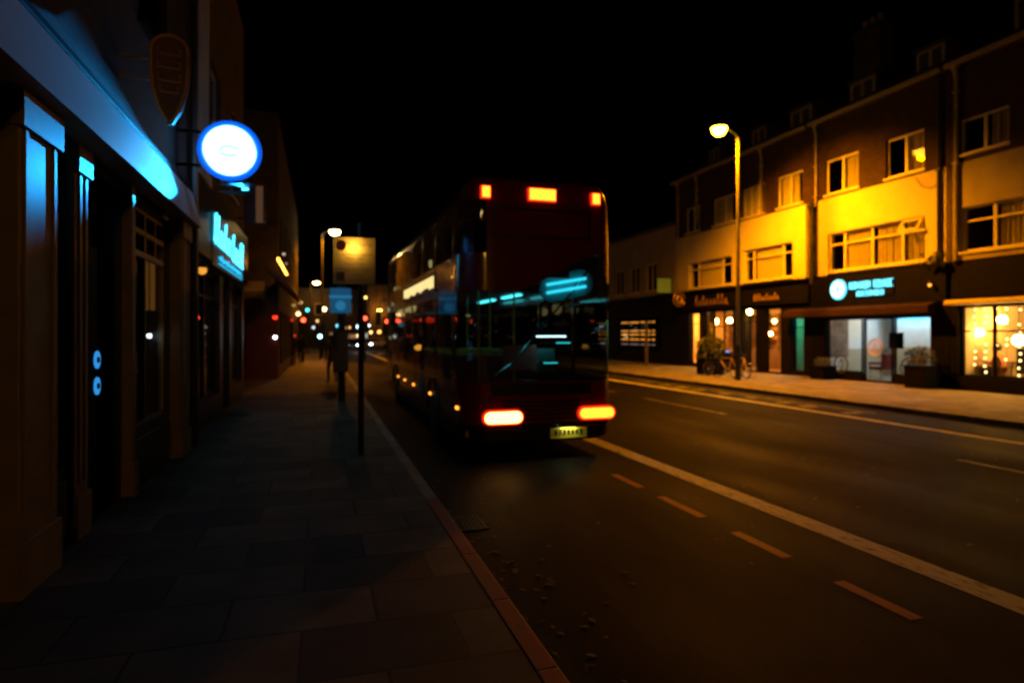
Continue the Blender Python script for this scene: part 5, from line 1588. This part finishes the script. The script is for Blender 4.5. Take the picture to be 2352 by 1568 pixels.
# side markers, roundel, glow for reflected shop lights, wheels, mirrors
for (u, v) in ((1050, 905 + 24), (988, 903), (950, 884), (930, 868), (915, 858)):
    q = P(u, v, X=BXL)
    MB().box(BXL - .02, BXL + .01, q.y - .06, q.y + .06, .76, .81).build("side_marker", M['e_amber'], bus, bevel=.01)
q = P(968, 893, X=BXL)
ro = MB(); n = 28
ro.tube([(BXL - .012, q.y + .17 * math.cos(2 * math.pi * k / n), .86 + .17 * math.sin(2 * math.pi * k / n)) for k in range(n)], .028, 6, closed=True)
ro.box(BXL - .03, BXL - .005, q.y - .24, q.y + .24, .83, .89)
ro.build("roundel", mat("pale roundel vinyl", (.55, .55, .55), .4, .05, 5, 0), bus)
y0, y1 = YX(1000, BXL), YX(928, BXL)
bx_ = MB().box(BXL - .015, BXL + .01, y0, y1, 2.68, 3.05).build("reflection_strip", M['bus_dark'], bus)  # added strip; its glow stands for shop lights reflected in the bus side
gm = MB()
rnd = random.Random(4)
yy = y0 + .1
while yy < y1 - .3:
    w_ = rnd.uniform(.16, .5)
    gm.box(BXL - .026, BXL - .016, yy, min(yy + w_, y1 - .1), 2.78 + rnd.uniform(-.03, .03), 2.97); yy += w_ + rnd.uniform(.05, .1)
gm.build("reflection_glow", M['e_side_glow'], bx_)
for (u, v) in ((943, 570), (991, 606)):
    q = P(u, v, X=BXL + .3)
    MB().lathe((q.x, q.y, q.z), [(.09, 0), (.07, .05)], axis=(-1, 0, 0), n=12).build("upper_side_glow", M['e_side_glow'], bus)  # added glow for yellow shop lights reflected in the upper windows
for (u, v, s_) in ((912, 665, .10), (918, 712, .12), (930, 705, .16), (945, 708, .12), (908, 700, .06)):
    q = P(u, v, X=BXL + .25)
    MB().ball((q.x, q.y, q.z), s_, 10).build("lower_side_glow", M['e_side_glow'], bus, smooth=True)  # glowing balls added for shop lights reflected in the side glass
for (u, v, s_, m_) in ((922, 745, .12, 'e_teal_dim'), (962, 798, .12, 'e_amber'), (968, 735, .05, 'e_red'), (988, 735, .11, 'e_red_dim')):
    q = P(u, v, X=BXL + .3)
    MB().ball((q.x, q.y, q.z), s_, 10, sz=.6).build("cabin_lamp", M[m_], bus, smooth=True)
for y in (11.6, 17.6):
    for x in (BXL + .16, BXR - .16):
        wv = MB().lathe((x, y, .5), [(.30, -.16), (.48, -.14), (.5, -.1), (.5, .1), (.48, .14), (.30, .16)], axis=(1, 0, 0), n=26).build("wheel", M['rubber'], bus)
        MB().lathe((x, y, .5), [(.28, -.165), (.22, -.12), (.08, -.17), (.08, .17), (.22, .12), (.28, .165)], axis=(1, 0, 0), n=20).build("rim", M['steel'], wv)
for y in (11.6, 17.6):
    MB().tube([(BXL - .004, y + .6 * math.cos(a * .2618), .5 + .6 * math.sin(a * .2618)) for a in range(0, 13)], .03, 6).build("wheel_arch", M['bus_dark'], bus)
MB().tube([(BXL + .05, BYF - .2, 3.0), (BXL - .15, BYF + .1, 2.95), (BXL - .22, BYF + .12, 2.6)], .02, 6).build("mirror_arm", M['bus_dark'], bus)
MB().box(BXL - .32, BXL - .14, BYF + .06, BYF + .14, 2.2, 2.6).build("mirror", M['bus_dark'], bus, bevel=.03)


# ---------------------------------------------------------------- far cars
def car(x, y, rz, paint, label, van=False, lit=True):
    t = thing("parked_car" if not lit else "car", (x, y, 0), label, "van" if van else "car", "cars at the junction")
    t.rotation_euler.z = rz
    def part(b, name, m, parent=None, **k):
        o = b.build(name, m, None, **k)
        o.parent = parent or t
        return o
    Ln = 4.3 if not van else 5.0
    H = 1.45 if not van else 2.2
    h = Ln / 2
    if van:
        prof = [(-h, .3), (-h, .9), (-h + .05, 2.1), (-h + .3, H), (h - 1.6, H), (h - .9, 1.35), (h - .1, 1.05), (h, .8), (h, .3)]
    else:
        prof = [(-h, .3), (-h, .75), (-h + .1, .92), (-h + .55, 1.0), (-h + 1.1, H - .05), (-h + 1.6, H), (.35, H - .02), (1.05, .98), (h - .25, .85), (h, .65), (h, .3)]
    # prof runs along local y, width along x
    part(MB().prism(prof, 'x', -.86, .86), "body", paint, bevel=.07)
    sd = MB()
    for s_ in (-1, 1):
        if van: pts = [(h - 1.95, 1.4), (h - 1.1, 1.4), (h - 1.65, 2.0), (h - 1.95, 2.0)]
        else: pts = [(-h + .8, 1.0), (.85, .98), (.28, H - .12), (-h + 1.25, H - .12)]
        sd.prism(pts, 'x', s_ * .855, s_ * .868)
    part(sd, "side_window", M['glass_blk'])
    ws = MB()
    if van: ws.face([(-.7, h - 1.52, H - .1), (.7, h - 1.52, H - .1), (.75, h - .92, 1.42), (-.75, h - .92, 1.42)])
    else: ws.face([(-.66, .44, H - .1), (.66, .44, H - .1), (.74, 1.04, 1.01), (-.74, 1.04, 1.01)])
    part(ws, "windscreen", M['glass_blk'])
    for sy in (-h + .8, h - .8):
        for s_ in (-1, 1):
            w = part(MB().lathe((s_ * .78, sy, .32), [(.2, -.11), (.31, -.1), (.32, 0), (.31, .1), (.2, .11)], axis=(1, 0, 0), n=18), "wheel", M['rubber'])
            part(MB().lathe((s_ * .8, sy, .32), [(.19, -.1), (.1, -.09), (.1, .09), (.19, .1)], axis=(1, 0, 0), n=14), "rim", M['steel'], w)
    for s_ in (-1, 1):
        part(MB().lathe((s_ * .62, h - .02, .68), [(.13, 0), (.12, .05)], axis=(0, 1, 0), n=12), "headlight", M['e_head'] if lit else M['lens_off'])
        part(MB().box(s_ * .62 - .12, s_ * .62 + .12, -h - .02, -h + .02, .72, .86), "tail_lamp", M['e_red_dim'])
    part(MB().box(-.26, .26, h - .01, h + .02, .42, .53), "number_plate", M['sign_white'])
    for s_ in (-1, 1):
        part(MB().box(s_ * .9 - .06, s_ * .9 + .06, .78, .9, .95, 1.08), "mirror", paint, bevel=.02)
    return t


M['glass_blk'] = mat("dark car glass", (.012, .014, .016), .08, .1, 3, 0)
M['e_head'] = emit("headlight", (.85, .9, 1.0), 26)
q = P(808, 776, Y=78); car(q.x, 78, R(180), M['car_dark'], "oncoming car with two white headlights left of the sign post")
q = P(860, 780, Y=88); car(q.x, 88, R(-90), M['car_white'], "white car crossing the junction between sign post and bus", lit=False)
q = P(900, 780, Y=91); car(q.x + .8, 91, R(90), M['car_silver'], "silver van crossing the junction close to the bus front", van=True, lit=False)
q = P(838, 776, Y=84); car(q.x, 84, R(180), M['car_silver'], "silver oncoming car half behind the parking sign post")


# ---------------------------------------------------------------- people
def person(loc, rz, J, rad, mats, label, hair_long=False, scale=1.0):
    """J: joint dict; one skinned surface. mats: (top, legs)"""
    names = list(J)
    idx = {k: i for i, k in enumerate(names)}
    bones = [('pelvis', 'belly'), ('belly', 'chest'), ('chest', 'neck'), ('neck', 'head'), ('head', 'crown')]
    for s_ in 'LR':
        bones += [('pelvis', 'hip' + s_), ('hip' + s_, 'knee' + s_), ('knee' + s_, 'ankle' + s_), ('ankle' + s_, 'toe' + s_),
                  ('chest', 'sho' + s_), ('sho' + s_, 'elb' + s_), ('elb' + s_, 'wri' + s_), ('wri' + s_, 'hand' + s_)]
        for f in range(5):
            bones.append(('hand' + s_ if f else 'wri' + s_, 'fin%d' % f + s_))
    me = bpy.data.meshes.new("person_body")
    me.from_pydata([J[k] for k in names], [(idx[a], idx[c]) for a, c in bones], [])
    o = bpy.data.objects.new("person_tmp", me); COL.objects.link(o)
    md = o.modifiers.new("skin", 'SKIN')
    if not me.skin_vertices: me.skin_vertices.new()
    sv = me.skin_vertices[0].data
    for k in names:
        r_ = rad.get(k.rstrip('LR') if k[-1] in 'LR' and k not in rad else k, .05)
        sv[idx[k]].radius = (r_, r_) if not isinstance(r_, tuple) else r_
    sv[idx['pelvis']].use_root = True
    ss = o.modifiers.new("sub", 'SUBSURF'); ss.levels = 2; ss.render_levels = 2
    dg = bpy.context.evaluated_depsgraph_get()
    m2 = bpy.data.meshes.new_from_object(o.evaluated_get(dg))
    COL.objects.unlink(o); bpy.data.objects.remove(o)
    t = bpy.data.objects.new("person", None); COL.objects.link(t)
    t.location = loc; t.rotation_euler.z = rz; t.scale = (scale,) * 3
    tag(t, label, "person")
    bo = bpy.data.objects.new("body", m2); COL.objects.link(bo); bo.parent = t
    m2.materials.clear()
    for m_ in (M['skin'], mats[0], mats[1], M['rubber']): m2.materials.append(m_)
    zn = J['neck'][2]; zp = J['pelvis'][2]
    wr = [Vector(J['wriL']), Vector(J['wriR'])]; hd = [Vector(J['handL']), Vector(J['handR'])]
    kn = [Vector(J[k]) for k in ('kneeL', 'kneeR', 'hipL', 'hipR')]
    an = [Vector(J['ankleL']), Vector(J['ankleR'])]; tl = [Vector(J['toeL']), Vector(J['toeR'])]
    for p_ in m2.polygons:
        c = p_.center; p_.use_smooth = True
        if c.z > zn + .01 and abs(c.x) < .2 and (c - Vector(J['head'])).length < .3: p_.material_index = 0
        elif min((c - h_).length for h_ in hd) < .10: p_.material_index = 0
        elif min((c - a_).length for a_ in an) < .075 or min((c - a_).length for a_ in tl) < .1: p_.material_index = 3
        elif c.z < zp - .12 or min((c - k_).length for k_ in kn[:2]) < .25: p_.material_index = 2
        else: p_.material_index = 1
    hc = Vector(J['head'])
    fwd = Vector((0, 1, 0))
    hb = MB(); n = 14
    for i in range(7):
        for k in range(n):
            pass
    hb.ball((hc.x, hc.y - .025, hc.z + .055), .118, 14, sz=1.08)
    if hair_long: hb.lathe((hc.x, hc.y - .075, hc.z - .2), [(.05, 0), (.085, .06), (.09, .2), (.06, .28)], n=12)
    h_ = hb.build("hair", M['hair'], None, smooth=True); h_.parent = t; h_.location = h_.location
    fb = MB()
    fb.ball((hc.x - .035, hc.y + .098, hc.z + .03), .012, 8); fb.ball((hc.x + .035, hc.y + .098, hc.z + .03), .012, 8)
    e_ = fb.build("eyes", M['hair'], None, smooth=True); e_.parent = t
    fb = MB(); fb.tube([(hc.x, hc.y + .1, hc.z + .035), (hc.x, hc.y + .125, hc.z - .005), (hc.x, hc.y + .105, hc.z - .015)], [.008, .015, .008], 6)
    for s_ in (-1, 1): fb.ball((hc.x + s_ * .098, hc.y, hc.z + .01), .022, 8)
    n_ = fb.build("nose_and_ears", M['skin'], None, smooth=True); n_.parent = t
    fb = MB().tube([(hc.x - .025, hc.y + .1, hc.z - .045), (hc.x, hc.y + .106, hc.z - .047), (hc.x + .025, hc.y + .1, hc.z - .045)], .006, 6)
    m_ = fb.build("mouth", M['leather_red'], None, smooth=True); m_.parent = t
    return t


RAD = dict(pelvis=(.15, .11), belly=(.14, .105), chest=(.165, .115), neck=.055, head=(.085, .10), crown=(.07, .085), hip=.095, knee=.062, ankle=.043, toe=.035, sho=.07, elb=.047, wri=.032, hand=(.038, .02), fin0=.010, fin1=.009, fin2=.009, fin3=.009, fin4=.008)


def add_hands(J):
    for s_, sx in (('L', -1), ('R', 1)):
        w = Vector(J['wri' + s_]); e = Vector(J['elb' + s_])
        d = (w - e).normalized()
        h = w + d * .07
        J['hand' + s_] = tuple(h)
        side = Vector((0, 1, 0)) - d * d.y
        side = side.normalized() if side.length > .1 else Vector((1, 0, 0))
        for f in range(1, 5):
            o_ = (f - 2.5) * .02
            J['fin%d%s' % (f, s_)] = tuple(h + side * -o_ + d * (.085, .095, .09, .07)[f - 1] * .9 + Vector((-sx * .015, 0, 0)))
        J['fin0' + s_] = tuple(w + side * .045 + d * .06)
    return J


def walking(ph):
    a = .30 * ph
    J = dict(pelvis=(0, 0, .96), belly=(0, .01, 1.12), chest=(0, .02, 1.36), neck=(0, .03, 1.52), head=(0, .05, 1.63), crown=(0, .04, 1.72),
             hipL=(-.10, 0, .90), kneeL=(-.10, .16 * ph + .06, .50), ankleL=(-.10, a * .9 - .03, .09), toeL=(-.11, a * .9 + .14, .04),
             hipR=(.10, 0, .90), kneeR=(.10, -.10 * ph + .06, .50), ankleR=(.10, -a * 1.1 - .02, .12), toeR=(.11, -a * 1.1 + .13, .05),
             shoL=(-.20, .01, 1.44), elbL=(-.25, -.10 * ph - .02, 1.14), wriL=(-.24, -.06 * ph + .06, .89),
             shoR=(.20, .01, 1.44), elbR=(.25, .10 * ph - .02, 1.14), wriR=(.24, .2 * ph + .04, .91))
    return add_hands(J)


q = P(690, 836, Z=.12); person((q.x, q.y, .12), R(175), walking(1.0), RAD, (M['coat_black'], M['coat_black']), "person in dark clothes walking on the left pavement under the red signal")
q = P(655, 826, Z=.12); person((q.x, q.y, .12), R(5), walking(-.8), RAD, (M['coat_navy'], M['jeans']), "person in a navy coat walking close to the far left shops", scale=.98)
q = P(763, 880, Z=.12); person((q.x, q.y, .12), R(20), walking(.5), RAD, (M['coat_black'], M['jeans']), "person in a black coat beside the bus stop post", hair_long=True, scale=.98)
# seated diner
q = P(2302, 812, X=XW + .95)
Js = add_hands(dict(pelvis=(0, 0, .53), belly=(0, .02, .68), chest=(0, .06, .90), neck=(0, .10, 1.05), head=(0, .14, 1.16), crown=(0, .13, 1.25),
         hipL=(-.10, .03, .52), kneeL=(-.12, .44, .53), ankleL=(-.12, .40, .09), toeL=(-.12, .56, .04),
         hipR=(.10, .03, .52), kneeR=(.12, .44, .53), ankleR=(.12, .42, .09), toeR=(.12, .58, .04),
         shoL=(-.19, .06, .97), elbL=(-.24, .16, .72), wriL=(-.12, .38, .78), shoR=(.19, .06, .97), elbR=(.24, .16, .72), wriR=(.12, .38, .78)))
person((q.x, q.y, .14), R(10), Js, RAD, (M['rust_cloth'], M['jeans']), "seated diner in a rust jumper at the restaurant window", scale=1.12)
cafe_chair((q.x, q.y, .14), R(190), M['wood'], "brown chair under the seated diner", "restaurant chairs")


# ---------------------------------------------------------------- bicycles by the lamp post and a dark bush
def bicycle(loc, rz, label):
    t = thing("bicycle", loc, label, "bicycle", "bicycles by the lamp post"); t.rotation_euler = (R(7), 0, rz)
    def part(b, name, m, parent=None, **k):
        o = b.build(name, m, None, **k); o.parent = parent or t
        return o
    for cx_ in (-.52, .52):
        w = MB(); n = 30
        w.tube([(cx_ + .33 * math.cos(2 * math.pi * k / n), 0, .34 + .33 * math.sin(2 * math.pi * k / n)) for k in range(n)], .018, 6, closed=True)
        w = part(w, "wheel", M['rubber'])
        sp = MB()
        for k in range(14):
            a = 2 * math.pi * k / 14
            sp.tube([(cx_, .02 * (-1) ** k, .34), (cx_ + .31 * math.cos(a), 0, .34 + .31 * math.sin(a))], .003, 4)
        sp.tube([(cx_ + .305 * math.cos(2 * math.pi * k / n), 0, .34 + .305 * math.sin(2 * math.pi * k / n)) for k in range(n)], .010, 6, closed=True)
        sp.lathe((cx_, 0, .34), [(.03, -.05), (.03, .05)], axis=(0, 1, 0), n=10)
        part(sp, "rim", M['chrome'], w)
    f = MB()
    bb_, st, ht, ra, fa_ = (-.08, 0, .29), (-.2, 0, .82), (.37, 0, .84), (-.52, 0, .34), (.52, 0, .34)
    for a, c in ((bb_, st), (st, ht), (bb_, (.40, 0, .72)), (bb_, ra), (st, ra)): f.tube([a, c], .016, 8)
    part(f, "frame", M['gold'])
    part(MB().tube([(.36, 0, .95), (.40, 0, .72), fa_], .015, 8), "fork", M['black_metal'])
    part(MB().tube([(.30, -.28, .98), (.36, -.22, .99), (.36, 0, .97), (.36, .22, .99), (.30, .28, .98)], .013, 8), "handlebar", M['black_metal'])
    part(MB().tube([(-.2, 0, .82), (-.215, 0, .93)], .014, 8), "seat_post", M['chrome'])
    part(MB().prism([(-.36, -.07), (-.36, .07), (-.16, .03), (-.06, .02), (-.06, -.02), (-.16, -.03)], 'z', .93, .975), "saddle", M['rubber'], bevel=.015)
    c = MB(); c.lathe((-.08, .03, .29), [(.09, 0), (.09, .01)], axis=(0, 1, 0), n=18)
    c.tube([(-.08, .05, .29), (.04, .06, .17)], .01, 6); c.tube([(-.08, -.05, .29), (-.2, -.06, .41)], .01, 6)
    c.box(0, .08, .06, .14, .155, .175); c.box(-.24, -.16, -.14, -.06, .4, .42)
    part(c, "crankset", M['black_metal'])
    return t


q = P(1668, 868, X=15.9); bicycle((q.x, q.y, .12), R(100), "bicycle leaning left of the lamp post before the lit window")
q = P(1702, 872, X=16.3); bicycle((q.x, q.y + .1, .12), R(80), "bicycle standing right behind the lamp post foot")
q = P(1632, 868, X=16.6)
shrub((q.x, q.y, .12), 1.15, .62, 900, "big dark bush in a black tub left of the bicycles", (.9, .7), .10)
